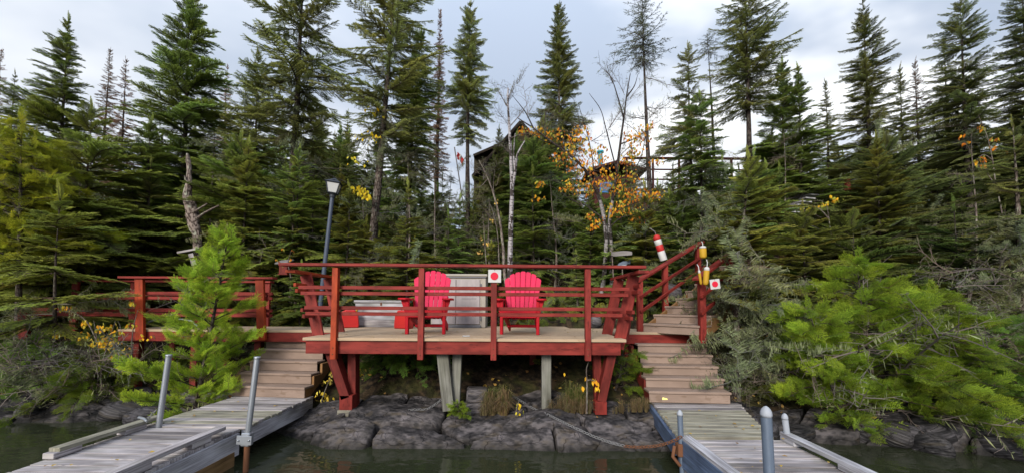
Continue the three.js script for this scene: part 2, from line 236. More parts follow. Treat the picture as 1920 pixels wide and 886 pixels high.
// cracked bedrock: cells of a jittered pattern, each a rounded block with gaps between
function clipCell(poly, px, pz, nx, nz) { const out = []; for (let i = 0; i < poly.length; i++) { const a = poly[i], b = poly[(i + 1) % poly.length], da = (a[0] - px) * nx + (a[1] - pz) * nz, db = (b[0] - px) * nx + (b[1] - pz) * nz; if (da <= 0) out.push(a); if ((da < 0 && db > 0) || (da > 0 && db < 0)) { const t = da / (da - db); out.push([lerp(a[0], b[0], t), lerp(a[1], b[1], t)]); } } return out; }
function rockCell(parent, poly, topY, seed, mat) {
  let cx = 0, cz = 0; for (const p of poly) { cx += p[0]; cz += p[1]; } cx /= poly.length; cz /= poly.length;
  const RN = 13, AN = 56, pos = [], uv = [], idx = [], col = [], R = rng(seed), tx = (R() - 0.5) * 0.12, tz = (R() - 0.5) * 0.12, off = (R() - 0.5) * 0.09, edge = [];
  for (let k = 0; k < AN; k++) {
    const a = k / AN * Math.PI * 2, dx = Math.cos(a), dz = Math.sin(a); let best = 9;
    for (let i = 0; i < poly.length; i++) { const p = poly[i], q = poly[(i + 1) % poly.length], ex = q[0] - p[0], ez = q[1] - p[1], den = dx * ez - dz * ex; if (Math.abs(den) < 1e-6) continue; const t = ((p[0] - cx) * ez - (p[1] - cz) * ex) / den; const s = ((p[0] - cx) * dz - (p[1] - cz) * dx) / den; if (t > 0 && s >= -1e-4 && s <= 1.0001) best = Math.min(best, t); }
    edge.push(best === 9 ? 0.05 : best);
  }
  const sm = edge.map((e, k) => 0.8 * e + 0.1 * (edge[(k + 1) % AN] + edge[(k + AN - 1) % AN]));
  const PROF = [0, 0.2, 0.4, 0.56, 0.7, 0.81, 0.89, 0.945, 0.975, 0.992, 1.0, 1.0, 1.0], DROP = [0, 0, 0, 0, 0, 0, 0.001, 0.004, 0.010, 0.022, 0.06, 0.25, 0.8];
  for (let i = 0; i < RN; i++) for (let k = 0; k < AN; k++) {
    const a = k / AN * Math.PI * 2, rr = PROF[i] * sm[k] * (1 - (i > 6 ? 0.035 * vnoise(k * 0.5, i * 0.3, AN / 2, 0, seed) : 0)); const x = cx + Math.cos(a) * rr, z = cz + Math.sin(a) * rr;
    const st = noise3(x * 1.7, z * 1.7, 3, 201) * 6, fl = Math.floor(st), n = 0.045 * (fl + smooth(0.72, 1, st - fl)) - 0.13 + 0.075 * (noise3(x * 4.3, z * 4.3, seed, 207) - 0.5) + 0.03 * (noise3(x * 13, z * 13, seed, 209) - 0.5);
    const y = topY(x, z) + off + tx * (x - cx) + tz * (z - cz) + n - DROP[i];
    const wet = lerp(0.42, 1, smooth(0.03, 0.11 + 0.05 * noise3(x * 3, z * 3, 1, 211), y)); col.push(wet, wet, wet * lerp(0.92, 1, wet)); pos.push(x - cx, y, z - cz); uv.push(x / 1.6 + 0.07 * seed, (z - 1.1 * y) / 1.6);
  }
  for (let i = 0; i < RN - 1; i++) for (let k = 0; k < AN; k++) { const a = i * AN + k, b = i * AN + (k + 1) % AN; idx.push(a, b, a + AN, b, b + AN, a + AN); }
  const g = new THREE.BufferGeometry(); g.setAttribute('position', new THREE.Float32BufferAttribute(pos, 3)); g.setAttribute('uv', new THREE.Float32BufferAttribute(uv, 2)); g.setAttribute('color', new THREE.Float32BufferAttribute(col, 3)); g.setIndex(idx); g.computeVertexNormals();
  if (g.attributes.normal.getY(0) < 0) { g.setIndex(idx.map((_, i) => idx[i - (i % 3) + [0, 2, 1][i % 3]])); g.computeVertexNormals(); }
  const m = mesh(parent, 'rock', g, mat); m.position.set(cx, 0, cz);
}
function ledge(parent, x0, x1, zFar, zNear, step, seed, topY, mats, gap = 0.008) {
  const R = rng(seed), pts = [], want = Math.round((x1 - x0) * (zNear - zFar) / (step * step * 0.75)), sh = 0.45;    // sheared in plan, so that the joints run aslant
  for (let t = 0; t < want * 30 && pts.length < want; t++) { const x = lerp(x0, x1, R()), z = lerp(zFar, zNear, R()), m = step * (0.35 + 0.55 * R()); if (pts.every(([a, b]) => Math.hypot(a - x + sh * (b - z), (b - z) * 1.9) > m)) pts.push([x, z]); }
  pts.forEach(([px, pz], i) => {
    let poly = [[x0, zFar], [x1, zFar], [x1, zNear], [x0, zNear]];
    pts.forEach(([qx, qz], j) => { if (i === j) return; const nx = qx - px, nz = (qz - pz) * 3.2 + nx * 0.5, L = Math.hypot(nx, nz); poly = clipCell(poly, (px + qx) / 2 - nx / L * gap, (pz + qz) / 2 - nz / L * gap, nx, nz); });
    if (poly.length > 2) rockCell(parent, poly, topY, seed * 100 + i, mats[Math.floor(R() * mats.length)]);
  });
}
const shore = part(scene, 'rock_shore'); tag(shore, 'cracked grey bedrock and boulders along the waterline', null, null, 'structure');
const ledgeY = (x, z) => { const d = curve(SHORE, x) - z; return curve([[-0.5, -0.40], [-0.06, -0.12], [0.03, 0.02], [0.10, 0.15], [0.36, 0.22], [0.5, 0.31], [0.75, 0.38], [1.6, 0.55]], d) + 0.05 * Math.sin(x * 2.1) + 0.10 * smooth(-0.05, 0.2, d) * (fbm(x * 0.9 + 4, z * 0.9, 0, 0, 3, 301) - 0.5); };
ledge(shore, -3.6, 2.2, -6.5, -5.0, 0.74, 5, ledgeY, [MAT.ledge], 0.006);
ledge(shore, -13.5, -4.55, -7.6, -5.9, 1.35, 7, (x, z) => ledgeY(x, z) * 0.62, [MAT.ledge, MAT.ledgeDark, MAT.ledge]);
ledge(shore, 3.35, 9.5, -6.4, -4.5, 0.72, 9, (x, z) => ledgeY(x, z) * 0.95, [MAT.ledgeDark, MAT.ledge, MAT.ledgeDark]);
function boulder(x, y, z, sx, sy, sz, seed, mat, parent = shore) {
  const g = new THREE.IcosahedronGeometry(1, 5), p = g.attributes.position, uvs = [];
  for (let i = 0; i < p.count; i++) { let a = V(p.getX(i), p.getY(i), p.getZ(i)); const n = 0.75 + 0.55 * noise3(a.x * 1.3 + seed, a.y * 1.3, a.z * 1.3 + seed * 2, 301) + 0.12 * noise3(a.x * 5 + seed, a.y * 5, a.z * 5, 305); a.multiplyScalar(n); a.y = Math.sign(a.y) * Math.pow(Math.abs(a.y), 0.8); p.setXYZ(i, a.x * sx, a.y * sy, a.z * sz); uvs.push(a.x * sx / 1.5 + a.y * 0.3, a.z * sz / 1.5 + a.y * sy); }
  g.setAttribute('uv', new THREE.Float32BufferAttribute(uvs, 2)); const w = new THREE.BufferGeometry(); w.copy(g); w.computeVertexNormals();
  const m = mesh(parent, 'rock', w, mat); m.position.set(x, y, z); m.rotation.y = seed * 1.7; return m;
}
{
  const R = rng(77);
  for (let i = 0; i < 16; i++) { const x = 3.5 + R() * 5, d = 0.05 + R() * 0.4; boulder(x, 0.02 + d * 0.5, curve(SHORE, x) - d, 0.14 + R() * 0.22, 0.10 + R() * 0.14, 0.14 + R() * 0.16, i + 1, R() < 0.4 ? MAT.rock : MAT.rockDark); }
  for (let i = 0; i < 12; i++) { const x = -12 + R() * 7.5, d = 0.0 + R() * 0.6; boulder(x, 0.0 + d * 0.4, curve(SHORE, x) - d, 0.12 + R() * 0.28, 0.07 + R() * 0.10, 0.12 + R() * 0.18, i + 31, R() < 0.5 ? MAT.rock : MAT.rockDark); }
}

// ================================================================ deck with its railing
const DY = 1.43;                                               // top of the deck boards
const deck = thing('viewing_deck', 'red framed wooden deck with tan boards and railing standing on posts over the rocks', 'deck', V(-0.7, 0.45, -6.6));
for (let k = 0; k < 12; k++) box(deck, 'plank', MAT.tan, [4.66, 0.042, 0.131], [-0.68, DY - 0.021, -5.74 - 0.0655 - k * 0.1355]);
box(deck, 'fascia', MAT.red, [4.56, 0.185, 0.045], [-0.70, DY - 0.140, -5.80]);
box(deck, 'fascia', MAT.red, [0.045, 0.185, 1.53], [-2.96, DY - 0.140, -6.60]);
box(deck, 'fascia', MAT.red, [0.045, 0.185, 1.53], [1.56, DY - 0.140, -6.60]);
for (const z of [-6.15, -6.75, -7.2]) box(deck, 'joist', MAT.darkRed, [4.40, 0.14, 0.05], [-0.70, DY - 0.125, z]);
const RZ = -5.735, RAILTOP = 2.475;
for (const [u, m] of [[628, MAT.orange], [790, MAT.red], [926, MAT.red], [1102, MAT.red]]) { const x = at(u, 580, RZ).x; const post = box(deck, 'rail_post', m, [0.082, u === 926 ? 1.14 : 1.31, 0.085], [x, (u === 926 ? 1.14 : 1.31) / 2 + 1.125, RZ]); for (const y of [1.2, 1.29]) { const b = tubeGeo([V(0, y - post.position.y - 0.45, 0.042), V(0, y - post.position.y - 0.45, 0.049)], 0.009, 8); mesh(post, 'bolt', b, MAT.rust); } }
box(deck, 'top_rail', MAT.red, [at(1210, 503, RZ).x - at(525, 503, RZ).x, 0.042, 0.15], [(at(1210, 503, RZ).x + at(525, 503, RZ).x) / 2, RAILTOP, RZ - 0.02], [0, 0, -0.002]);
for (const [v, ua, ub] of [[538, 560, 1180], [549, 564, 1178], [576, 571, 1170], [587, 573, 1167]]) { const a = at(ua, v, RZ - 0.075), b = at(ub, v, RZ - 0.075); b.y = a.y; bar(deck, 'rail', MAT.red, a, b, 0.04, 0.052); }
// the flared sides: leaning planks carry a cap and two pairs of rails
for (const [s, xb, xt, zs] of [[-1, -2.99, -3.27, [-6.25, -7.02]], [1, 1.60, 1.86, [-6.02, -6.85]]]) {
  for (const z of zs) bar(deck, 'leaning_post', MAT.red, V(xb, DY - 0.16, z), V(xt, 2.37, z - 0.03), 0.17, 0.045, Math.PI / 2);
  bar(deck, 'side_cap', s < 0 ? MAT.orange : MAT.red, V(xt + s * 0.01, 2.395, zs[0] + 0.40), V(xt, 2.395, zs[1] - 0.35), 0.15, 0.045);
  for (const [t, y] of [[0.80, 2.20], [0.70, 2.11], [0.38, 1.82], [0.28, 1.73]]) { const x = lerp(xb, xt, t) + s * 0.05; bar(deck, 'side_rail', s < 0 && y > 2 ? MAT.orange : MAT.red, V(x, y, zs[0] + 0.3), V(x, y, zs[1] - 0.25), 0.04, 0.055); }
}
bar(deck, 'leaning_post', MAT.darkRed, at(1170, 640, -6.92), at(1188, 528, -6.95), 0.13, 0.06, Math.PI / 2);
box(deck, 'side_cap', MAT.red, [0.16, 0.04, 0.16], at(1190, 522, -6.95).toArray(), [0, 0, -0.05]);
// legs under the deck
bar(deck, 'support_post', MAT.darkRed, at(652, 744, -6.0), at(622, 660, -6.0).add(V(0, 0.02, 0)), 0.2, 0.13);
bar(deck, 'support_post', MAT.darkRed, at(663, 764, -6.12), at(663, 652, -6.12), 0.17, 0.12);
box(deck, 'post_base', MAT.red, [0.19, 0.25, 0.20], at(653, 754, -6.0).toArray());
box(deck, 'footing', MAT.greyGreen, [0.21, 0.09, 0.22], at(651, 771, -5.99).toArray());
bar(deck, 'support_post', MAT.postGrey, at(842, 768, -6.02), at(830, 658, -6.0), 0.14, 0.17);
bar(deck, 'support_post', MAT.postGrey, at(853, 768, -6.1), at(858, 658, -6.12), 0.12, 0.14);
bar(deck, 'support_post', MAT.postGrey, at(1024, 772, -6.05), at(1024, 658, -6.05), 0.14, 0.14);
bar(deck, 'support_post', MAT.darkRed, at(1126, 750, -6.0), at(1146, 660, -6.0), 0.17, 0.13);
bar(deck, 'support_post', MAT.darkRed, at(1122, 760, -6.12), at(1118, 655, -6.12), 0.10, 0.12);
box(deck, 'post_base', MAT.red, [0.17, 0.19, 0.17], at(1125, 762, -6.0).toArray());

// ================================================================ boardwalk behind, with the landings
const walk = thing('boardwalk', 'long tan boardwalk with red edge boards running behind the deck along the shore', 'boardwalk', V(-1, 0.9, -8));
for (let k = 0; k < 9; k++) box(walk, 'plank', MAT.tan, [10.7, 0.042, 0.131], [-1.95, DY - 0.022, -7.385 - 0.0655 - k * 0.1355]);
box(walk, 'fascia', MAT.red, [4.02, 0.17, 0.045], [-5.28, DY - 0.132, -7.41]);
box(walk, 'fascia', MAT.red, [0.32, 0.17, 0.045], [-3.10, DY - 0.132, -7.412]);
box(walk, 'fascia', MAT.red, [1.55, 0.17, 0.045], [2.62, DY - 0.132, -7.41]);
for (const z of [-7.9, -8.4]) box(walk, 'joist', MAT.darkRed, [10.5, 0.13, 0.05], [-1.95, DY - 0.115, z]);
for (const x of [-7.1, -6.0, -4.8, -3.3, -1.5, 0.4, 2.2, 3.2]) for (const z of [-7.6, -8.4]) { const g = ground(x, z); if (g < DY - 0.2) box(walk, 'support_post', MAT.darkRed, [0.12, DY - 0.18 - g + 0.2, 0.12], [x, (DY - 0.18 + g - 0.2) / 2, z]); }
{
  const wr = thing('boardwalk_railing', 'red board railing with double rails along the left boardwalk', 'railing', V(-6, DY, -7.5));
  const zf = -7.375, zb = -8.62;
  for (const [u, m] of [[262, MAT.orange], [488, MAT.orange]]) { const b = at(u, 634, zf), t = at(u - 1, 529, zf); bar(wr, 'post', m, V(b.x + 0.06, 1.24, zf + 0.055), V(t.x, 2.36, zf), 0.15, 0.06, Math.PI / 2); }
  bar(wr, 'post', MAT.darkRed, V(at(46, 620, zf).x, 1.24, zf), V(at(44, 588, zf).x, 1.78, zf), 0.17, 0.07, Math.PI / 2);
  for (const u of [372, 500, 250, 140]) { const x = at(u, 560, zb).x; bar(wr, 'post', MAT.red, V(x, 1.3, zb), V(x, 2.36, zb), 0.13, 0.06, Math.PI / 2); }
  bar(wr, 'cap', MAT.red, V(at(226, 528, zf).x, 2.385, zf), V(at(515, 526, zf).x, 2.385, zf), 0.15, 0.04);
  bar(wr, 'cap', MAT.red, V(at(160, 528, zb).x, 2.385, zb), V(at(510, 526, zb).x, 2.385, zb), 0.15, 0.04);
  for (const [z, u0, u1, m] of [[zf - 0.06, 235, 511, MAT.red], [zb + 0.06, 180, 500, MAT.darkRed]]) for (const y of [2.10, 2.01, 1.78, 1.69]) bar(wr, 'rail', m, V(at(y < 1.9 ? Math.min(u0, 60) : u0, 550, z).x, y, z), V(at(u1, 550, z).x, y, z), 0.04, 0.055);
}

// ================================================================ stairs
function flight(name, label, rows, yBottom, sideMat, stringerSide, wTread = 0.30) {       // rows: front edge from left end to right end of each tread, top first
  const f = rows[0], last = rows[rows.length - 1];
  const st = thing(name, label, 'stairs', V((last[0].x + last[1].x) / 2, yBottom, (last[0].z + last[1].z) / 2));
  rows.forEach(([a, b], k) => {
    const yNext = k + 1 < rows.length ? rows[k + 1][0].y : yBottom, dir = b.clone().sub(a).setY(0).normalize(), back = V(dir.z, 0, -dir.x); if (back.z > 0) back.negate();
    const dep = (k ? a.distanceTo(rows[k - 1][0].clone().setY(a.y)) : wTread) + 0.02, up = V(0, -0.019, 0);
    bar(st, 'tread', MAT.step, a.clone().addScaledVector(back, dep / 2).add(up), b.clone().addScaledVector(back, dep / 2).add(up), dep, 0.038, 0, 0.006);
    const rise = a.y - 0.038 - yNext; if (rise > 0.03) { const p = a.clone().addScaledVector(back, 0.035).addScaledVector(dir, 0.012), q = b.clone().addScaledVector(back, 0.035).addScaledVector(dir, -0.012); p.y = q.y = yNext + rise / 2 - 0.001; bar(st, 'riser', MAT.step, p, q, 0.02, rise); }
  });
  for (const s of stringerSide) {                                // saw-toothed side board
    const i = s < 0 ? 0 : 1, e = rows.map((r) => r[i]), dirv = rows[0][1].clone().sub(rows[0][0]).setY(0).normalize(), in_ = -s * 0.05, back = V(dirv.z, 0, -dirv.x); if (back.z > 0) back.negate();
    const run = (p) => -p.clone().sub(e[e.length - 1]).dot(back), o = [];
    const xs = e.map((p) => run(p) - 0.045);
    o.push([xs[0] - wTread, e[0].y - 0.045]);
    for (let k = 0; k < e.length; k++) { o.push([xs[k], e[k].y - 0.042]); o.push([xs[k], k + 1 < e.length ? e[k + 1].y - 0.042 : yBottom + 0.0]); }
    o.push([xs[e.length - 1] - 0.12, yBottom - 0.02]); o.push([xs[0] - wTread, e[0].y - 0.34]);
    const m = slab(st, 'stringer', sideMat, o.map(([x, y]) => [x, y - yBottom]), 0.04, 0.003);
    const X = back.clone().negate(), Y = V(0, 1, 0), Z = X.clone().cross(Y); m.quaternion.setFromRotationMatrix(new THREE.Matrix4().makeBasis(X, Y, Z));
    const p = e[e.length - 1].clone().addScaledVector(dirv, in_ * 0.6); p.y = yBottom; m.position.copy(p.sub(st.position));
  }
  return st;
}
const rowsAt = (n, L0, L1, R0, R1, y0, y1) => Array.from({ length: n }, (_, k) => { const t = k / (n - 1), y = lerp(y0, y1, t); return [V(lerp(L0[0], L1[0], t), y, lerp(L0[1], L1[1], t)), V(lerp(R0[0], R1[0], t), y, lerp(R0[1], R1[1], t))]; });
const RAMPY = 0.40;
flight('dock_stairs', 'brown wooden stairs with orange side board going down to the left dock', rowsAt(5, [-4.64, -7.50], [-4.60, -6.55], [-3.42, -7.43], [-3.31, -6.42], 1.262, 0.578), RAMPY + 0.005, MAT.stringer, [1, -1], 0.12);
flight('dock_stairs', 'brown wooden stairs with dark sides going down to the right dock', rowsAt(5, [2.26, -7.16], [2.09, -6.10], [3.49, -7.09], [3.31, -6.03], 1.235, 0.622), 0.45, MAT.darkRed, [-1, 1], 0.24);
// the upper flight climbs to the right
{
  const rows = []; const hd = V(0.766, 0, -0.643), acr = V(0.643, 0, 0.766);
  for (let k = 0; k < 12; k++) { const a = V(2.47, 1.585 + k * 0.168, -7.62).addScaledVector(hd, k * 0.44); rows.unshift([a, a.clone().addScaledVector(acr, 1.12)]); }
  const top = rows.length;
  const st = thing('hillside_stairs', 'brown wooden stairs climbing the wooded slope from the right landing', 'stairs', V(2.9, DY, -7.3));
  rows.forEach(([a, b], k) => {
    const up = V(0, -0.019, 0), back = hd; bar(st, 'tread', MAT.step, a.clone().addScaledVector(back, 0.23).add(up), b.clone().addScaledVector(back, 0.23).add(up), 0.47, 0.038, 0, 0.006);
    const yN = a.y - 0.168, p = a.clone().addScaledVector(back, 0.03), q = b.clone().addScaledVector(back, 0.03); p.y = q.y = yN + 0.065; bar(st, 'riser', MAT.step, p, q, 0.02, 0.128);
  });
  for (const s of [0, 1.12]) { const a = V(2.47, 1.40, -7.62).addScaledVector(hd, 0.1).addScaledVector(acr, s ? s - 0.03 : 0.03), b = a.clone().addScaledVector(hd, 5.0).add(V(0, 0.168 / 0.44 * 5.0, 0)); bar(st, 'stringer', MAT.stringer, a, b, 0.04, 0.26); }
  // railings of the flight
  const railing = (label, s, posts, from, to) => {
    const g = thing('stair_railing', label, 'railing', V(2.6, 1.5, -7.6).addScaledVector(acr, s));
    const P = (d, y) => { const p = V(2.47, 0, -7.62).addScaledVector(hd, d).addScaledVector(acr, s); p.y = DY + 0.06 + d * 0.168 / 0.44 + y; return p; };
    for (const d of posts) bar(g, 'post', MAT.red, P(d, -0.22), P(d, 0.90), 0.11, 0.10);
    bar(g, 'handrail', MAT.red, P(from, 0.93), P(to, 0.93), 0.14, 0.042);
    for (const y of [0.62, 0.34]) bar(g, 'rail', MAT.red, P(from + 0.05, y).addScaledVector(acr, 0.06), P(to, y).addScaledVector(acr, 0.06), 0.04, 0.055);
  };
  railing('red stair railing with sloping handrail on the left side of the hillside stairs', -0.02, [0.0, 0.95, 2.45], -0.12, 2.66);
  railing('red stair railing with thick end post on the right side of the hillside stairs', 1.14, [0.05, 1.25], -0.15, 1.5);
}

// ================================================================ docks
function plankRow(parent, x0, x1, z0, z1, y, w, mats, seed, over = 0.0, yEnd = y) {
  const R = rng(seed), n = Math.round((z1 - z0) / w);
  for (let k = 0; k < n; k++) { const z = z0 + (k + 0.5) * (z1 - z0) / n, a = x0 - R() * over, b = x1 + R() * over; box(parent, 'plank', mats[Math.floor(R() * mats.length)], [+(b - a).toFixed(2), 0.036, (z1 - z0) / n - 0.013], [(a + b) / 2, lerp(y, yEnd, (k + 0.5) / n) - 0.018 + (R() - 0.5) * 0.006, z], [0, (R() - 0.5) * 0.006, (R() - 0.5) * 0.004]); }
}
{
  const r = thing('dock_ramp', 'weathered grey plank ramp at the foot of the left stairs', 'ramp', V(-3.85, 0.4, -5.6));
  plankRow(r, -4.52, -3.27, -6.62, -4.95, RAMPY, 0.132, [MAT.grey, MAT.greyGreen, MAT.grey, MAT.greyDark], 11, 0.03);
  box(r, 'side_beam', MAT.whiteWood, [0.05, 0.20, 1.66], [-3.285, RAMPY - 0.14, -5.78]); box(r, 'side_beam', MAT.greyDark, [0.05, 0.20, 1.66], [-4.50, RAMPY - 0.14, -5.78]);
  box(r, 'end_beam', MAT.postGrey, [1.1, 0.20, 0.06], [-3.85, RAMPY - 0.145, -6.58]);
  const d = thing('floating_dock', 'weathered grey plank dock with white side boards running out on the left', 'dock', V(-3.85, 0.1, -2.8));
  plankRow(d, -4.50, -3.30, -4.92, -0.4, RAMPY - 0.004, 0.140, [MAT.grey, MAT.grey, MAT.greyDark, MAT.grey], 13, 0.012, RAMPY - 0.03);
  box(d, 'side_beam', MAT.whiteWood, [0.05, 0.26, 4.42], [-3.295, RAMPY - 0.175, -2.66]); box(d, 'side_beam', MAT.whiteWood, [0.05, 0.26, 4.42], [-4.505, RAMPY - 0.175, -2.66]);
  box(d, 'end_beam', MAT.whiteWood, [1.2, 0.24, 0.05], [-3.90, RAMPY - 0.17, -4.85]);
  bar(d, 'float_timber', MAT.oldTimber, V(-3.36, 0.03, -4.78), V(-3.36, 0.03, -0.5), 0.20, 0.26); bar(d, 'float_timber', MAT.oldTimber, V(-4.44, 0.03, -4.78), V(-4.44, 0.03, -0.5), 0.20, 0.26);
  for (const [x, za, zb, s] of [[-3.345, -4.66, -0.5, 1], [-4.46, -5.1, -3.95, -1]]) { bar(d, 'curb', s < 0 ? MAT.greyGreen : MAT.grey, V(x, RAMPY + 0.075, za), V(x, RAMPY + 0.07, zb), 0.11, 0.042); for (let z = za + 0.35; z < zb; z += 0.72) box(d, 'curb_block', MAT.grey, [0.11, 0.056, 0.26], [x, RAMPY + 0.027, z]); }
  const c = tube(d, 'cleat', MAT.metal, [V(-4.62, RAMPY + 0.08, -5.0), V(-4.56, RAMPY + 0.11, -4.94), V(-4.44, RAMPY + 0.11, -4.88), V(-4.36, RAMPY + 0.10, -4.82)], [0.012, 0.016, 0.016, 0.012], 8);
}
{
  const r = thing('dock_ramp', 'mossy grey plank ramp with blue side at the foot of the right stairs', 'ramp', V(2.7, 0.4, -5.4));
  const n = 11; const R = rng(17);
  for (let k = 0; k < n; k++) { const t = (k + 0.5) / n, z = lerp(-6.18, -4.66, t), xl = lerp(2.16, 1.93, t), xr = lerp(3.47, 3.02, t) + (k < 3 ? R() * 0.04 : 0); box(r, 'plank', k === 0 ? MAT.greyDark : k === 2 ? MAT.greyDark : k < 3 ? MAT.grey : MAT.greyGreen, [xr - xl, 0.036, 1.5 / n - 0.008], [(xl + xr) / 2, lerp(0.44, 0.405, t) - 0.018, z], [0, 0.02, (R() - 0.5) * 0.004]); }
  bar(r, 'side_beam', MAT.bluePaint, V(2.14, 0.305, -6.2), V(1.915, 0.275, -4.70), 0.05, 0.20); bar(r, 'side_beam', MAT.greyDark, V(3.46, 0.305, -6.2), V(3.03, 0.275, -4.70), 0.05, 0.20);
  const d = thing('floating_dock', 'weathered grey plank dock with blue painted side boards running out on the right', 'dock', V(2.57, 0.1, -2.6));
  plankRow(d, 1.97, 3.12, -4.62, -0.4, 0.39, 0.112, [MAT.grey, MAT.grey, MAT.grey, MAT.greyDark], 19, 0.004, 0.375);
  box(d, 'side_beam', MAT.bluePaint, [0.05, 0.30, 4.3], [1.935, 0.26, -2.48]); box(d, 'side_beam', MAT.bluePaint, [0.05, 0.26, 4.3], [3.155, 0.23, -2.48]); box(d, 'end_beam', MAT.greyDark, [1.1, 0.2, 0.05], [2.54, 0.25, -4.60]);
  bar(d, 'curb', MAT.whiteWood, V(1.975, 0.425, -4.58), V(1.975, 0.41, -0.5), 0.11, 0.05); bar(d, 'curb', MAT.whiteWood, V(3.12, 0.465, -4.62), V(3.12, 0.45, -0.5), 0.10, 0.045);
  for (let z = -4.5; z < -0.6; z += 0.8) box(d, 'curb_block', MAT.whiteWood, [0.10, 0.05, 0.22], [3.12, 0.415, z]);
  for (const x of [2.05, 3.05]) bar(d, 'float_timber', MAT.greyDark, V(x, 0.03, -4.6), V(x, 0.03, -0.5), 0.22, 0.24);
}
// mooring pipes
function pipe(name, label, mat, p, q, r, cap) {
  const g = thing(name, label, 'mooring post', p, 'mooring posts beside the docks');
  tube(g, 'pole', mat, [p, q], r, 16);
  if (cap) tube(g, 'cap', MAT.capGrey, [0, 0.25, 0.5, 0.75, 0.92, 1].map((t) => q.clone().add(V(0, -0.02 + t * r * 2.1, 0))), [1.06, 1.08, 1.0, 0.75, 0.42, 0.1].map((k) => k * r), 16); else tube(g, 'rim', MAT.metal, [q.clone().add(V(0, -0.012, 0)), q.clone().add(V(0, 0.014, 0))], r * 1.12, 16);
  return g;
}
{
  pipe('mooring_post', 'galvanised pipe post leaning beyond the far edge of the left dock', MAT.metal, at(293, 800, -4.95).setY(-0.5).add(V(-0.06, 0, 0)), at(316, 666, -4.95), 0.031);
  const g = pipe('mooring_post', 'galvanised pipe post with bolted bracket at the near side of the left dock', MAT.metal, at(464, 815, -4.62).add(V(0, 0, 0)), at(482, 670, -4.62), 0.031);
  const b = at(463, 822, -4.62); tube(g, 'rusty_foot', MAT.rust, [at(464, 815, -4.62), at(459, 880, -4.62).add(V(0, -0.3, 0))], 0.030, 12); box(g, 'bracket', MAT.metal, [0.10, 0.15, 0.09], [b.x + 0.0, b.y, b.z], [0, 0, -0.05], 0.01); box(g, 'bracket_plate', MAT.metal, [0.17, 0.10, 0.012], [b.x + 0.0, b.y, b.z + 0.054], [0, 0, -0.05], 0.003);
  for (const dx of [-0.06, 0.06]) mesh(g, 'bolt', tubeGeo([V(dx, 0, 0.06), V(dx, 0, 0.072)].map((p) => p.add(b.clone()).sub(g.position)), 0.011, 8), MAT.metal);
  const k = pipe('mooring_post', 'thin blue grey post with rusty chain at the left edge of the right dock', MAT.bluePipe, at(1283, 886, -4.55).setY(-0.6), at(1275, 775, -4.55), 0.030, true); const kb = at(1280, 842, -4.55);
  box(k, 'bracket', MAT.rust, [0.13, 0.14, 0.11], [kb.x, kb.y, kb.z], [0, 0, 0], 0.01); tube(k, 'bracket_ring', MAT.rust, [kb.clone().add(V(-0.1, 0.05, 0.03)), kb.clone().add(V(-0.13, -0.06, 0.05)), kb.clone().add(V(-0.05, -0.16, 0.05))], 0.02, 8);
  pipe('mooring_post', 'thick blue grey post with pointed cap standing in the right dock', MAT.bluePipe, at(1450, 900, -3.35).setY(-0.6), at(1437, 776, -3.35), 0.042, true);
  pipe('mooring_post', 'short weathered post with pointed cap behind the right dock edge', MAT.capGrey, at(1482, 822, -4.55).setY(-0.4).add(V(0.06, 0, 0)), at(1472, 782, -4.55), 0.032, true);
}
// chains
function chain(label, pts, link, mat, rustFrom = 2) {
  const c = new THREE.CatmullRomCurve3(pts), n = Math.floor(c.getLength() / (link * 0.78)), g = thing('chain', label, 'chain', pts[0].clone());
  const ring = new THREE.TorusGeometry(link * 0.36, link * 0.10, 6, 12); ring.scale(1.35, 0.85, 1);
  const geos = [[], []]; const q = new THREE.Quaternion(), X = V(1, 0, 0);
  for (let i = 0; i < n; i++) { const t = (i + 0.5) / n, p = c.getPointAt(t), d = c.getTangentAt(t); q.setFromUnitVectors(X, d); const m = new THREE.Matrix4().compose(p.sub(g.position), q.clone().multiply(new THREE.Quaternion().setFromAxisAngle(X, (i % 2) * Math.PI / 2 + 0.4)), V(1, 1, 1)); geos[t > rustFrom ? 1 : 0].push(ring.clone().applyMatrix4(m)); }
  if (geos[0].length) tag(mesh(g, 'links', mergeGeometries(geos[0]), mat), null, null, null, 'stuff');
  if (geos[1].length) tag(mesh(g, 'rusty_links', mergeGeometries(geos[1]), MAT.rust), null, null, null, 'stuff');
}
chain('galvanised chain sagging across the rocks to the rusty hook on the right dock post', [at(962, 742, -6.3), at(1000, 765, -6.05), at(1026, 776, -5.75), at(1075, 800, -5.4), at(1125, 822, -5.2), at(1175, 836, -5.0), at(1225, 836, -4.75), at(1255, 829, -4.6), at(1278, 818, -4.5)], 0.055, MAT.chainMetal, 0.72);
chain('short grey chain lying on the rock below the middle of the deck', [at(744, 776, -5.95), at(770, 768, -5.98), at(800, 766, -6.0), at(815, 758, -6.05), at(828, 748, -6.1)], 0.05, MAT.chainMetal);
chain('short chain slanting down behind the left dock pipe post', [at(292, 768, -4.95), at(280, 780, -4.93), at(266, 794, -4.9)], 0.04, MAT.chainMetal);

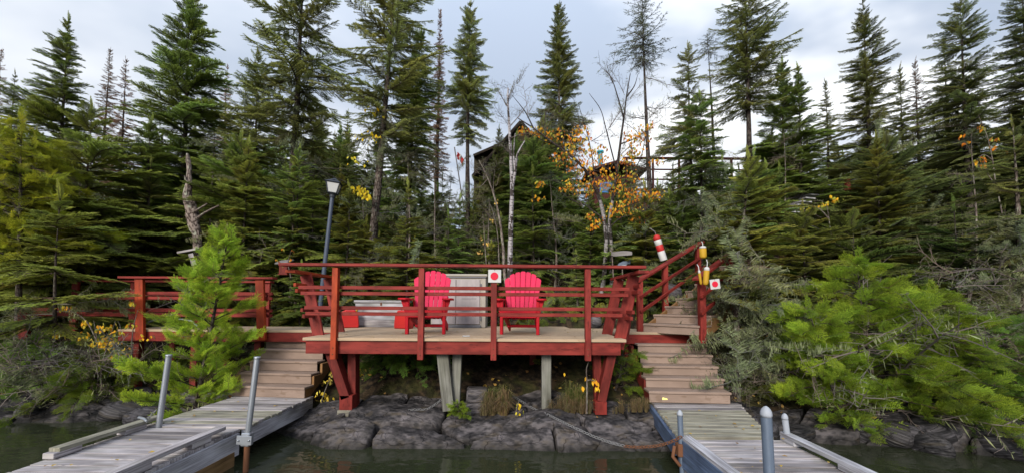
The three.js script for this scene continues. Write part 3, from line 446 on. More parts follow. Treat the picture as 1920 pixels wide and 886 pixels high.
// ================================================================ things on the deck
for (let k = 0; k < 6; k++) box(walk, 'plank', MAT.tan, [4.9, 0.042, 0.131], [-1.2, DY - 0.022, -8.605 - 0.0655 - k * 0.1355]);
function adirondack(label, x, z, turn) {
  const g = thing('adirondack_chair', label, 'chair', V(0, 0, 0), 'red deck chairs facing the lake'), B = (n, m, s, p, r) => box(g, n, m, s, p, r, 0.006);
  for (const s of [-1, 1]) {
    B('front_leg', MAT.chairRed, [0.05, 0.56, 0.10], [s * 0.300, 0.28, 0.24]);
    bar(g, 'side_rail', MAT.chairRed, V(s * 0.255, 0.335, 0.27), V(s * 0.255, 0.06, -0.66), 0.035, 0.12, 0, 0.006);
    const arm = slab(g, 'armrest', MAT.chairRed, [[-0.055, -0.36], [0.045, -0.36], [0.085, 0.20], [0.08, 0.33], [0.045, 0.375], [-0.045, 0.375], [-0.08, 0.33], [-0.085, 0.20]], 0.028, 0.005); arm.rotation.x = Math.PI / 2; arm.position.set(s * 0.355, 0.578, 0.0);
    const br = slab(g, 'arm_bracket', MAT.chairRed, [[0, 0], [s * 0.075, 0], [s * 0.06, -0.05], [0.0, -0.24]], 0.03, 0.004); br.position.set(s * 0.326, 0.562, 0.26);
    bar(g, 'arm_post', MAT.chairRed, V(s * 0.31, 0.555, -0.34), V(s * 0.255, 0.22, -0.28), 0.05, 0.03, 0, 0.005);
  }
  for (let k = 0; k < 6; k++) { const t = k / 5; box(g, 'seat_slat', MAT.chair, [0.56, 0.024, 0.082], [0, lerp(0.405, 0.27, t), lerp(0.245, -0.20, t)], [-0.29, 0, 0], 0.007); }
  B('apron', MAT.chairRed, [0.555, 0.115, 0.024], [0, 0.335, 0.30]); B('stretcher', MAT.chairRed, [0.50, 0.05, 0.03], [0, 0.12, -0.18]);
  const lean = 0.36;
  const bk = part(g, 'backrest'); bk.position.set(0, 0.24, -0.20); bk.rotation.x = -lean;
  for (let i = -3; i <= 3; i++) {
    const w0 = 0.053, w1 = 0.085, len = 0.925 - 0.012 * i * i - (Math.abs(i) === 3 ? 0.02 : 0), fan = -i * 0.036;
    const m = slab(bk, 'back_slat', i % 2 ? MAT.chairFaded : MAT.chair, [[-w0 / 2, 0], [w0 / 2, 0], [w1 / 2, len - 0.018 - 0.012 * Math.max(0, i)], [w1 / 2 - 0.016, len - 0.01 * Math.max(0, i)], [-w1 / 2 + 0.016, len - 0.01 * Math.max(0, -i)], [-w1 / 2, len - 0.018 - 0.012 * Math.max(0, -i)]], 0.022, 0.005);
    m.position.set(i * 0.0695, 0, 0.012 * Math.pow(Math.abs(i) / 3, 2)); m.rotation.z = fan;
  }
  for (const [y, w] of [[0.10, 0.50], [0.40, 0.60], [0.70, 0.52]]) { const m = mesh(bk, 'back_rail', chamferBox(w, 0.06, 0.024), MAT.chairRed); m.position.set(0, y, -0.026); }
  g.position.set(x, DY, z); g.rotation.y = turn; return g;
}
adirondack('red slatted deck chair nearer the grey chest, in front of the shed', -1.43, -6.80, 0.05);
adirondack('red slatted deck chair standing alone to the side of the square target sign', 0.155, -6.83, -0.10);
{
  const z0 = -8.5, xl = at(806, 600, z0).x, xr = at(911, 600, z0).x, w = xr - xl, h = 1.16, cx = (xl + xr) / 2;
  const s = thing('storage_shed', 'low grey plastic storage shed with two doors behind the left red chair', 'shed', V(cx, DY, z0 - 0.4));
  box(s, 'body', MAT.shedTrim, [w - 0.02, h - 0.07, 0.74], [cx, DY + (h - 0.07) / 2, z0 - 0.40], [0, 0, 0], 0.015);
  const dw = (w - 0.16) / 2; for (const k of [0, 1]) box(s, 'door', MAT.shed, [dw - 0.010, h - 0.20, 0.03], [xl + 0.03 + dw * (k + 0.5), DY + 0.075 + (h - 0.20) / 2, z0 - 0.018], [0, 0, 0], 0.008);
  box(s, 'corner_panel', MAT.shedTrim, [0.085, h - 0.11, 0.032], [xr - 0.052, DY + (h - 0.11) / 2 + 0.005, z0 - 0.017], [0, 0, 0], 0.008);
  box(s, 'base_strip', MAT.shedLid, [w - 0.12, 0.055, 0.034], [cx - 0.05, DY + 0.032, z0 - 0.015]); box(s, 'lid', MAT.shedTrim, [w + 0.05, 0.055, 0.84], [cx, DY + h - 0.030, z0 - 0.40], [0.02, 0, 0], 0.015); box(s, 'lid_lip', MAT.shedLid, [w + 0.0, 0.03, 0.03], [cx, DY + h - 0.077, z0 - 0.013]);
  for (const y of [0.2, 0.9]) box(s, 'hinge', MAT.shedLid, [0.03, 0.09, 0.012], [xr - 0.11, DY + y, z0 + 0.004]);
  for (const y of [0.36, 0.62, 0.88]) box(s, 'panel_rib', MAT.shedLid, [dw * 0.6, 0.008, 0.006], [xl + 0.05 + dw * 1.5, DY + y, z0 - 0.001]);
}
{
  const z0 = -8.52, xl = at(664, 600, z0).x, xr = at(758, 600, z0).x, w = xr - xl, h = 0.575, cx = (xl + xr) / 2;
  const s = thing('storage_chest', 'weathered grey wooden chest with flat lid at the back of the deck', 'chest', V(cx, DY, z0 - 0.28));
  for (let k = 0; k < 4; k++) box(s, 'board', k % 2 ? MAT.whiteWood : MAT.grey, [w - 0.02, 0.118, 0.03], [cx, DY + 0.035 + 0.059 + k * 0.119, z0 - 0.02]);
  box(s, 'body', MAT.greyDark, [w - 0.05, h - 0.07, 0.5], [cx, DY + (h - 0.07) / 2 + 0.02, z0 - 0.29]); box(s, 'lid', MAT.whiteWood, [w + 0.03, 0.045, 0.60], [cx, DY + h - 0.022, z0 - 0.28]); box(s, 'lid_lip', MAT.greyDark, [w + 0.005, 0.02, 0.02], [cx, DY + h - 0.056, z0 - 0.006]); box(s, 'base_board', MAT.greyDark, [w, 0.03, 0.03], [cx, DY + 0.017, z0 - 0.008]);
  box(s, 'latch', MAT.rust, [0.035, 0.07, 0.012], [cx + 0.03, DY + h - 0.075, z0 + 0.006]);
}
function fuelCan(label, x, z, turn) {
  const g = thing('fuel_can', label, 'fuel can', V(x, DY, z), 'red fuel cans beside the chest'); g.rotation.y = turn;
  const m = slab(g, 'body', MAT.canRed, [[-0.15, 0.02], [0.15, 0.02], [0.16, 0.06], [0.14, 0.27], [0.08, 0.35], [-0.08, 0.35], [-0.14, 0.27], [-0.16, 0.06]], 0.2, 0.02); 
  const T = (n, mat, pts, r) => mesh(g, n, tubeGeo(pts, r, 10), mat);
  T('handle', MAT.canRed, [V(-0.07, 0.34, 0), V(-0.05, 0.42, 0), V(0.04, 0.42, 0), V(0.07, 0.34, 0)], 0.016); T('spout', MAT.yellow, [V(0.11, 0.29, 0), V(0.15, 0.40, 0.01), V(0.19, 0.44, 0.02)], [0.025, 0.018, 0.012]); T('cap', MAT.canRed, [V(-0.11, 0.31, 0), V(-0.13, 0.345, 0)], 0.03);
}
fuelCan('red fuel can half hidden behind the leaning posts at the far end of the chest', at(655, 600, -8.3).x, -8.3, 0.5);
fuelCan('red fuel can between the grey chest and the left red chair', at(757, 600, -8.1).x, -8.1, -0.4);
function targetSign(label, c, size, tilt) {
  const g = thing('square_sign', label, 'sign', c); g.rotation.set(0, 0, tilt);
  const b = mesh(g, 'board', chamferBox(size, size, 0.014, 0.003), MAT.white);
  const d = new THREE.CylinderGeometry(size * 0.30, size * 0.30, 0.006, 32); d.rotateX(Math.PI / 2); const m = mesh(g, 'red_dot', d, MAT.signRed); m.position.set(-0.004, 0.0, 0.010);
  const hole = new THREE.CylinderGeometry(0.005, 0.005, 0.006, 8); hole.rotateX(Math.PI / 2); const k = mesh(g, 'screw', hole, MAT.rust); k.position.set(0, size * 0.45, 0.009);
}
targetSign('white square red dot sign on top of the middle deck railing post', at(927.5, 517, -5.68), 0.185, 0.0);
targetSign('white square red dot sign hanging on the lichen tree by the steps', at(1341, 532, -6.25), 0.155, 0.12);
box(thing('small_tray', 'small flat pale tray lying on the deck boards near the chairs', 'tray', at(874, 628.5, -6.1).setY(DY)), 'base', MAT.white, [0.105, 0.014, 0.08], [at(874, 628, -6.1).x, DY + 0.008, -6.1], [0, 0.2, 0], 0.004);
box(scene.getObjectByName('small_tray'), 'rim', MAT.shedLid, [0.115, 0.006, 0.09], [at(874, 628, -6.1).x, DY + 0.004, -6.1], [0, 0.2, 0], 0.002);
{ const p = at(1247, 752, -6.12).setY(0.515); const g = thing('yellow_reflector', 'small pale yellow reflector block at the foot of the right stairs', 'reflector', p); box(g, 'block', M({ color: lin(0.85, 0.74, 0.22), roughness: 0.35 }), [0.085, 0.05, 0.02], [p.x, p.y, p.z], [-0.2, 0, 0], 0.006); box(g, 'base', MAT.white, [0.09, 0.012, 0.035], [p.x, p.y - 0.026, p.z - 0.01]); }
{ const g = thing('hose', 'pale hose arching over the boards of the left boardwalk', 'hose', V(at(300, 600, -7.9).x, DY, -7.9)); tube(g, 'body', MAT.metal, [[268, 613], [278, 603], [295, 598], [318, 597], [340, 598], [358, 601], [370, 611]].map(([u, v]) => at(u, v, -7.85)), 0.016, 8); }
{ const p = at(893, 752, -6.25); const g = thing('concrete_block', 'pale broken concrete block on the rocks under the deck', 'block', V(p.x, 0.5, p.z)); box(g, 'lower_block', MAT.concrete, [0.37, 0.22, 0.3], [p.x - 0.02, p.y - 0.10, p.z], [0.05, 0.2, 0.06], 0.02); box(g, 'upper_block', MAT.concrete, [0.33, 0.20, 0.28], [p.x + 0.01, p.y + 0.10, p.z - 0.03], [0.03, 0.1, -0.05], 0.025); }

// ================================================================ things around the deck
{
  const z = -9.3, a = at(607, 510, z), b = at(623, 366, z); a.addScaledVector(b.clone().sub(a).normalize(), -0.9);
  const g = thing('lamp_post', 'dark blue grey lamp post with square lantern leaning behind the deck', 'street lamp', a), d = b.clone().sub(a).normalize();
  tube(g, 'pole', MAT.lampPole, [a, b], [0.052, 0.044], 14); tube(g, 'collar', MAT.lampMetal, [b.clone().addScaledVector(d, -0.06), b.clone().addScaledVector(d, 0.03)], 0.062, 14);
  const L = part(g, 'lantern'); L.position.copy(b).sub(g.position); L.rotation.z = -0.10; L.rotation.y = 0.25;
  const fr = (y, r) => [[-r, -r], [r, -r], [r, r], [-r, r]].map(([x, zz]) => V(x, y, zz)), lo = fr(0.04, 0.095), hi = fr(0.285, 0.150);
  for (let i = 0; i < 4; i++) { const j = (i + 1) % 4; mesh(L, 'frame_bar', tubeGeo([lo[i], hi[i]], 0.012, 6), MAT.lampMetal); mesh(L, 'frame_bar', tubeGeo([hi[i], hi[j]], 0.014, 6), MAT.lampMetal); mesh(L, 'frame_bar', tubeGeo([lo[i], lo[j]], 0.014, 6), MAT.lampMetal);
    const k = 0.94, q = [lo[i], lo[j], hi[j], hi[i]].map((p) => [p.x * k, p.y, p.z * k]), pg = new THREE.BufferGeometry(); pg.setAttribute('position', new THREE.Float32BufferAttribute([...q[0], ...q[1], ...q[2], ...q[0], ...q[2], ...q[3]], 3)); pg.computeVertexNormals(); mesh(L, 'pane', pg, M({ color: lin(0.36, 0.37, 0.37), roughness: 0.25, side: THREE.DoubleSide })); }
  const top = new THREE.CylinderGeometry(0.10, 0.255, 0.075, 4, 1); top.rotateY(Math.PI / 4); mesh(L, 'cap', top, MAT.lampMetal).position.y = 0.325; const t2 = new THREE.CylinderGeometry(0.03, 0.10, 0.05, 8); mesh(L, 'finial', t2, MAT.lampMetal).position.y = 0.385; mesh(L, 'base_plate', new THREE.CylinderGeometry(0.12, 0.06, 0.05, 12), MAT.lampMetal).position.y = 0.02;
}
{
  const p = at(534, 503, -9.35), g = thing('bird_house', 'small red bird house with grey slanted roof on a trunk behind the boardwalk', 'bird house', p);
  box(g, 'body', MAT.darkRed, [0.19, 0.27, 0.17], [p.x, p.y, p.z]); box(g, 'roof', MAT.greyDark, [0.30, 0.03, 0.30], [p.x - 0.01, p.y + 0.16, p.z + 0.02], [0.35, 0, 0.06]); box(g, 'floor', MAT.darkRed, [0.22, 0.025, 0.21], [p.x, p.y - 0.14, p.z]);
  const h = new THREE.CylinderGeometry(0.025, 0.025, 0.01, 16); h.rotateX(Math.PI / 2); const hm = mesh(g, 'entrance_hole', h, MAT.rust); hm.position.set(0, 0.03, 0.087);
}
{
  const z = -9.45, p = at(1166, 476, z), g = thing('carved_board', 'grey curved wooden board mounted by the birch behind the deck', 'sign', p); const o = [];
  for (let i = 0; i <= 10; i++) { const x = -0.24 + i * 0.048; o.push([x, 0.05 + 0.035 * Math.cos(i / 10 * 3 - 1.5) * (i / 10)]); } for (let i = 10; i >= 0; i--) { const x = -0.24 + i * 0.048; o.push([x, -0.055 + 0.04 * (i / 10) - (i === 0 ? -0.02 : 0)]); }
  slab(g, 'board', MAT.greyDark, o, 0.035, 0.006); tube(g, 'stake', MAT.barkGrey, [at(1147, 466, z - 0.04), at(1151, 530, z - 0.04)], 0.016, 8);
  const q = at(1168, 495, z), f = thing('wooden_fish', 'dark grey wooden fish cut-out below the curved board', 'ornament', q);
  slab(f, 'body', MAT.bluePipe, [[-0.16, -0.02], [-0.08, 0.045], [0.02, 0.065], [0.10, 0.05], [0.14, 0.03], [0.20, 0.085], [0.19, 0.02], [0.17, -0.035], [0.12, -0.01], [0.04, -0.05], [-0.06, -0.06], [-0.14, -0.05]], 0.03, 0.005).rotation.z = 0.25; const bl = slab(f, 'belly', MAT.white, [[-0.14, -0.045], [-0.02, -0.058], [0.08, -0.04], [-0.02, -0.02], [-0.12, -0.02]], 0.036, 0.003); bl.rotation.z = 0.25; tube(f, 'stake', MAT.barkGrey, [q.clone().add(V(0, -0.5, -0.03)), q.clone().add(V(0, 0.02, -0.03))], 0.012, 6);
}
{
  const z = -8.9, a = at(1245, 488, z), b = at(1230, 440, z), d = b.clone().sub(a), L = d.length(); d.normalize();
  const g = thing('marker_buoy', 'red and white striped buoy hanging against a trunk by the stairs', 'buoy', a), r = 0.080, P = (t) => a.clone().addScaledVector(d, L * t);
  tube(g, 'white_band', MAT.white, [P(0), P(0.02), P(0.36)], [0.075, r, r], 18); tube(g, 'red_band', MAT.buoyRed, [P(0.36), P(0.60)], [r, r], 18); tube(g, 'white_band', MAT.white, [P(0.60), P(0.80)], [r, r], 18); tube(g, 'red_band', MAT.buoyRed, [P(0.80), P(0.92), P(0.97), P(1.0)], [r, r * 0.95, r * 0.7, r * 0.25], 18); tube(g, 'rope', MAT.greyDark, [P(1.0), P(1.12), P(1.3).add(V(-0.05, 0, -0.1))], 0.01, 6);
}
{
  const fl = (label, z, u, v0, v1, w, tilt) => { const t = at(u, v0, z), b = at(u + tilt, v1, z), g = thing('rope_float', label, 'float', t, 'yellow floats hanging by the stairs'), d = b.clone().sub(t), P = (k) => t.clone().addScaledVector(d, k); tube(g, 'white_end', MAT.white, [P(0), P(0.05), P(0.2)], [w * 0.5, w * 0.9, w], 14); tube(g, 'body', MAT.yellow, [P(0.2), P(0.85), P(0.96), P(1)], [w, w, w * 0.8, w * 0.4], 14); tube(g, 'cord', MAT.white, [P(0), P(-0.25), P(-0.45).add(V(0.04, 0, -0.12))], 0.007, 6); };
  fl('yellow float with white end hanging highest beside the stair railing', -6.75, 1318, 461, 484, 0.058, 1); fl('yellow float hanging next to the red dot sign on the lichen tree', -6.5, 1326, 500, 534, 0.045, -3); fl('thin yellow float with white end hanging at the handrail end', -6.6, 1311, 506, 533, 0.022, 4);
}
for (const [u, v, z, s, i] of [[1259, 548, -9.4, 0.24, 201], [1118, 602, -9.3, 0.17, 202], [1138, 606, -9.4, 0.13, 204]]) { const p = at(u, v, z); const o = boulder(p.x, p.y - 0.02, p.z, s, s * 0.9, s * 0.8, i, MAT.concrete, scene); o.name = numbered('boulder'); tag(o, ['', 'grey boulder beside the hillside stairs behind the railing', 'pale rounded stone on the mossy bank behind the right chair', '', 'small pale stone next to the rounded stone on the bank'][i - 200], 'rock'); o.rotation.y = i; }

// ================================================================ far buildings on the hilltop
{
  const z = -23, pk = at(976, 236, z), el = at(905, 300, z), er = at(1085, 322, z), by = at(960, 425, z).y;
  const g = thing('cabin', 'dark brown wooden cabin with steep gable and blue windows on the hilltop', 'cabin', V(pk.x, by, z));
  const O = (p) => [p.x - pk.x, p.y - by]; const e0 = Math.min(el.y, er.y);
  const hw = 2.25; const eaveY = at(960, 318, z).y - by, pkY = pk.y - by;
  slab(g, 'wall', MAT.cabinWall, [[-hw, 0], [hw, 0], [hw, eaveY], [0, pkY - 0.12], [-hw, eaveY]], 0.2, 0).position.z = 0;
  for (const s of [-1, 1]) { const m = mesh(g, 'wall', chamferBox(0.2, eaveY, 6), MAT.cabinWall); m.position.set(s * (hw - 0.1), eaveY / 2, -3.12); const L = Math.hypot(hw + 0.5, (pkY - eaveY) * (hw + 0.5) / hw), rf = mesh(g, 'roof', chamferBox(L, 0.16, 7), MAT.cabinRoof); rf.position.set(s * (hw + 0.5) / 2, pkY - (pkY - eaveY) * (hw + 0.5) / hw / 2 + 0.05, -3.0); rf.rotation.z = -s * Math.atan2((pkY - eaveY), hw); }
  const lw = mesh(g, 'wall', chamferBox(1.4, at(930, 292, z).y - by, 4), MAT.cabinWall); lw.position.set(-hw + 0.2, (at(930, 292, z).y - by) / 2, -2.2);
  const lr = mesh(g, 'roof', chamferBox(2.3, 0.14, 4.6), MAT.cabinRoof); lr.position.set(-hw + 0.55, at(930, 279, z).y - by, -2.1); lr.rotation.z = 0.42;
  for (const [u, v, w, h] of [[976, 306, 0.9, 0.55], [945, 376, 0.8, 0.8], [1000, 372, 1.0, 0.8]]) { const c = at(u, v, z), W = part(g, 'window'); W.position.set(c.x - pk.x, c.y - by, 0.11); mesh(W, 'frame', chamferBox(w, h, 0.06), MAT.blueTrim); const p = mesh(W, 'pane', chamferBox(w - 0.16, h - 0.16, 0.03), MAT.pane); p.position.z = 0.028; const mu = mesh(W, 'mullion', chamferBox(0.05, h - 0.16, 0.03), MAT.blueTrim); mu.position.z = 0.036; }
}
{
  const z = -19, b = at(1150, 345, z), g = thing('pavilion', 'small red brown pavilion with wide eaves and teal pipe beside the cabin', 'pavilion', V(b.x, b.y - 1.3, z));
  const m = mesh(g, 'wall', chamferBox(2.0, 1.6, 1.6), MAT.farRed); m.position.set(0, 0.75, -0.4);
  for (const s of [-1, 1]) { const r = mesh(g, 'roof', chamferBox(1.5, 0.10, 2.4), MAT.farRed); r.position.set(s * 0.66, 1.95, -0.4); r.rotation.z = -s * 0.28; }
  const p = mesh(g, 'pipe', new THREE.CylinderGeometry(0.11, 0.11, 1.0, 12), MAT.teal); p.position.set(-0.55, 2.5, -0.3); const c = mesh(g, 'pipe_cap', new THREE.CylinderGeometry(0.17, 0.17, 0.08, 12), MAT.teal); c.position.set(-0.55, 3.0, -0.3);
  const w = mesh(g, 'window_frame', chamferBox(0.7, 0.5, 0.06), MAT.blueTrim); w.position.set(-0.4, 1.0, 0.42); const wp = mesh(g, 'window_pane', chamferBox(0.56, 0.36, 0.04), MAT.pane); wp.position.set(-0.4, 1.0, 0.44);
}
{
  const z = -17.5, a = at(1175, 375, z), b = at(1470, 375, z), fy = (a.y + b.y) / 2, g = thing('hilltop_deck', 'dark red railed deck on posts at the top of the hill', 'deck', V((a.x + b.x) / 2, fy, z));
  const L = b.x - a.x; for (let k = 0; k < 8; k++) box(g, 'plank', MAT.tan, [L, 0.04, 0.19], [(a.x + b.x) / 2, fy - 0.02, z - 0.1 - k * 0.2]);
  box(g, 'fascia', MAT.farRed, [L, 0.26, 0.05], [(a.x + b.x) / 2, fy - 0.17, z + 0.03]); box(g, 'skirt', MAT.farRed, [1.9, 0.95, 0.05], [a.x + 0.75, fy - 0.78, z + 0.01]);
  for (let i = 0; i <= 6; i++) { const x = lerp(a.x, b.x, i / 6); box(g, 'post', MAT.farRed, [0.08, 1.9, 0.08], [x, fy + 0.93, z + 0.07]); const gy = ground(x, z); box(g, 'leg', MAT.farRed, [0.14, fy - gy + 0.1, 0.14], [x, (fy + gy) / 2 - 0.2, z - 0.1]); }
  for (const y of [1.86, 1.35, 0.9, 0.45]) box(g, 'rail', MAT.farRed, [L + 0.3, y > 1.8 ? 0.07 : 0.06, y > 1.8 ? 0.15 : 0.05], [(a.x + b.x) / 2, fy + y, z + 0.06]);
}
{
  const z = -11.6, a = at(1585, 402, z), b = at(1690, 402, z), g = thing('hillside_landing', 'dark red wooden landing half hidden by firs up the slope', 'landing', V((a.x + b.x) / 2, a.y, z)), L = b.x - a.x, cx = (a.x + b.x) / 2;
  for (let k = 0; k < 6; k++) box(g, 'plank', MAT.tan, [L, 0.04, 0.19], [cx, a.y + 0.12, z - 0.1 - k * 0.2]); box(g, 'fascia', MAT.red, [L, 0.26, 0.06], [cx, a.y - 0.03, z + 0.03]); for (const y of [0.45, 0.75]) box(g, 'rail', MAT.darkRed, [L, 0.06, 0.05], [cx, a.y + y, z]); box(g, 'cap', MAT.greyDark, [L * 0.7, 0.05, 0.14], [cx, a.y + 1.02, z]);
  for (const x of [a.x + 0.1, cx, b.x - 0.1]) { box(g, 'post', MAT.darkRed, [0.11, 1.15, 0.09], [x, a.y + 0.5, z + 0.01]); const gy = ground(x, z - 0.4); box(g, 'leg', MAT.darkRed, [0.14, Math.max(0.3, a.y - gy), 0.14], [x, (a.y + gy) / 2 - 0.1, z - 0.4]); }
  const s = thing('upper_stairs', 'pale wooden stair treads slanting up the slope between the firs', 'stairs', V(7.5, 3.6, -11.2));
  for (let k = 0; k < 9; k++) { const t = k / 8, p = at(lerp(1462, 1520, t), lerp(404, 354, t), lerp(-10.9, -11.8, t)); box(s, 'tread', MAT.whiteWood, [0.36, 0.04, 0.95], [p.x, p.y, p.z], [0, 0.25, 0]); }
  bar(s, 'stringer', MAT.greyDark, at(1455, 412, -10.5), at(1522, 362, -11.4), 0.05, 0.2); bar(s, 'stringer', MAT.greyDark, at(1462, 405, -11.4), at(1524, 350, -12.3), 0.05, 0.2);
}
{
  const z = -17, t = at(853, 278, z), g = thing('flag', 'small red and white flag drooping from a slanted pole among the trees', 'flag', at(866, 345, z));
  tube(g, 'pole', MAT.greyDark, [at(874, 420, z), at(852, 276, z)], 0.025, 8);
  const cols = [MAT.buoyRed, MAT.white, MAT.buoyRed]; const pos = at(857, 286, z);
  for (let k = 0; k < 3; k++) { const N = 6, P = [], I = []; for (let i = 0; i <= N; i++) for (let j = 0; j <= 6; j++) { const s = (k + i / N) / 3, w = j / 6; P.push(0.30 * s * (1 - 0.2 * w) + 0.02 * Math.sin(w * 9), -0.30 * w - 0.32 * s * s, 0.05 * Math.sin(s * 14 + w * 2)); } for (let i = 0; i < N; i++) for (let j = 0; j < 6; j++) { const o = i * 7 + j; I.push(o, o + 1, o + 7, o + 1, o + 8, o + 7); } const q = new THREE.BufferGeometry(); q.setAttribute('position', new THREE.Float32BufferAttribute(P, 3)); q.setIndex(I); q.computeVertexNormals(); const c = cols[k].clone(); c.side = THREE.DoubleSide; c.map = null; mesh(g, 'stripe', q, c).position.copy(pos.clone().sub(g.position)); }
}

// ================================================================ vegetation: the shapes that repeat
// each returns a geometry one metre long, growing along +x, with colours in its vertices
class Blades {
  constructor() { this.p = []; this.c = []; }
  tri(a, b, c, col) { this.p.push(a.x, a.y, a.z, b.x, b.y, b.z, c.x, c.y, c.z); for (let i = 0; i < 3; i++) this.c.push(...col); }
  blade(p, d, side, len, w, col) { const b = side.clone().multiplyScalar(w / 2); this.tri(p.clone().sub(b), p.clone().add(b), p.clone().addScaledVector(d, len), col); }
  leaf(p, d, side, len, w, col) { const m = p.clone().addScaledVector(d, len * 0.5), b = side.clone().multiplyScalar(w / 2), t = p.clone().addScaledVector(d, len); this.tri(p, m.clone().add(b), t, col); this.tri(p, t, m.clone().sub(b), col); }
  stick(a, b, r0, r1, col) { const d = b.clone().sub(a).normalize(), u = Math.abs(d.y) > 0.9 ? V(1, 0, 0) : V(0, 1, 0), s = d.clone().cross(u).normalize(), t = s.clone().cross(d); const ring = (p, r) => [0, 1, 2].map((k) => p.clone().addScaledVector(s, r * Math.cos(k * 2.094)).addScaledVector(t, r * Math.sin(k * 2.094))); const A = ring(a, r0), B = ring(b, r1); for (let k = 0; k < 3; k++) { const j = (k + 1) % 3; this.tri(A[k], B[k], A[j], col); this.tri(A[j], B[k], B[j], col); } }
  build() { const g = new THREE.BufferGeometry(); g.setAttribute('position', new THREE.Float32BufferAttribute(this.p, 3)); g.setAttribute('color', new THREE.Float32BufferAttribute(this.c, 3)); g.computeVertexNormals(); return g; }
}
const rdir = (R) => { const z = R() * 2 - 1, a = R() * 6.2832, r = Math.sqrt(1 - z * z); return V(r * Math.cos(a), z, r * Math.sin(a)); };
function bough(seed, o) {            // conifer branch with side twigs and needles
  const R = rng(seed), B = new Blades(), wood = [0.085, 0.07, 0.06];
  const spine = (t) => V(t, (o.arch ?? 0.10) * Math.sin(t * 2.6) - (o.droop ?? 0.1) * t + (o.tip ?? 0.1) * t * t * t, 0.05 * Math.sin(t * 5 + seed));
  for (let i = 0; i < 6; i++) B.stick(spine(i / 6), spine((i + 1) / 6), 0.016 * (1 - i / 7), 0.016 * (1 - (i + 1) / 7), wood);
  const needles = (p0, d, len, step) => {
    const s0 = d.clone().cross(V(0, 1, 0)).normalize();
    for (let q = 0; q < len; q += step) {
      const p = p0.clone().addScaledVector(d, q), f = q / len;
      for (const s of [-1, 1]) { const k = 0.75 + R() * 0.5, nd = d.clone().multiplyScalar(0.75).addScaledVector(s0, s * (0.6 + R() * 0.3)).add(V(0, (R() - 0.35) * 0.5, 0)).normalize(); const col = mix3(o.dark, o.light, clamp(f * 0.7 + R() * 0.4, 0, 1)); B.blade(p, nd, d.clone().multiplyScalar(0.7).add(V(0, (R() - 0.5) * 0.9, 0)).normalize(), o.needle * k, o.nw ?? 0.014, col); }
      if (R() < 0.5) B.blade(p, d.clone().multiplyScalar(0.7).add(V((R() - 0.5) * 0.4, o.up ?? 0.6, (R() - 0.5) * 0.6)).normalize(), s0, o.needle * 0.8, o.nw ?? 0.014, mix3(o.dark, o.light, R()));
    }
  };
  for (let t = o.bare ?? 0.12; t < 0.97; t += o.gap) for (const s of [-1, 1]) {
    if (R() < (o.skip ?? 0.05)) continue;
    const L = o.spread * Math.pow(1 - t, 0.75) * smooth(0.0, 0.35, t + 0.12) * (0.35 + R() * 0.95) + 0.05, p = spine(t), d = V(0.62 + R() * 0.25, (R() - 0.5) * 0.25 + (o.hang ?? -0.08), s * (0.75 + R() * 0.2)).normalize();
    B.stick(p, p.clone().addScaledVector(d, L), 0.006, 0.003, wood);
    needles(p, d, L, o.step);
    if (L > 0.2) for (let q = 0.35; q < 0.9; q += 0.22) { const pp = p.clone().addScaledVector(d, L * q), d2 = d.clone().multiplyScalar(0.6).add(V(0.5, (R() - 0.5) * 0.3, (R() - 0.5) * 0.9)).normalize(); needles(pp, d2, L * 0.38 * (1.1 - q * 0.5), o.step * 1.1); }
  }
  needles(spine(0.75), spine(1).sub(spine(0.75)).normalize(), 0.26, o.step); needles(spine(0.35), V(1, 0, 0), 0.45, o.step * 1.4);
  return B.build();
}
function twig(seed, o = {}) {        // bare dead branch with hanging lichen
  const R = rng(seed), B = new Blades(), wood = o.wood ?? [0.16, 0.145, 0.13];
  const grow = (p, d, len, r, depth) => { const n = 4; let q = p.clone(), dd = d.clone(); for (let i = 0; i < n; i++) { dd = dd.add(rdir(R).multiplyScalar(0.22)).normalize(); const e = q.clone().addScaledVector(dd, len / n); B.stick(q, e, r * (1 - i / n * 0.7), r * (1 - (i + 1) / n * 0.7), wood); if (depth < 2) for (const s of depth ? [1] : [-1, 1]) if (R() < 0.9) grow(q.clone().lerp(e, R()), dd.clone().multiplyScalar(0.7).add(V(0, (R() - 0.6) * 0.5, s * (0.5 + R() * 0.5) * (R() < 0.5 ? 1 : -1))).normalize(), len * (0.35 + R() * 0.2), r * 0.5, depth + 1);
    const lich = o.lichen ?? 0.6; for (let k = 0; k < 3; k++) if (R() < lich) { const lp = q.clone().lerp(e, R()); B.leaf(lp, V((R() - 0.5) * 0.5, -1, (R() - 0.5) * 0.5).normalize(), rdir(R), 0.05 + R() * 0.09, 0.014, mix3([0.13, 0.155, 0.075], [0.30, 0.325, 0.17], R())); if (R() < 0.6) B.leaf(lp, rdir(R), rdir(R), 0.03, 0.025, mix3([0.13, 0.155, 0.075], [0.30, 0.325, 0.17], R())); }
    q = e; } };
  grow(V(0, 0, 0), V(1, 0, 0), 1, 0.014, 0); return B.build();
}
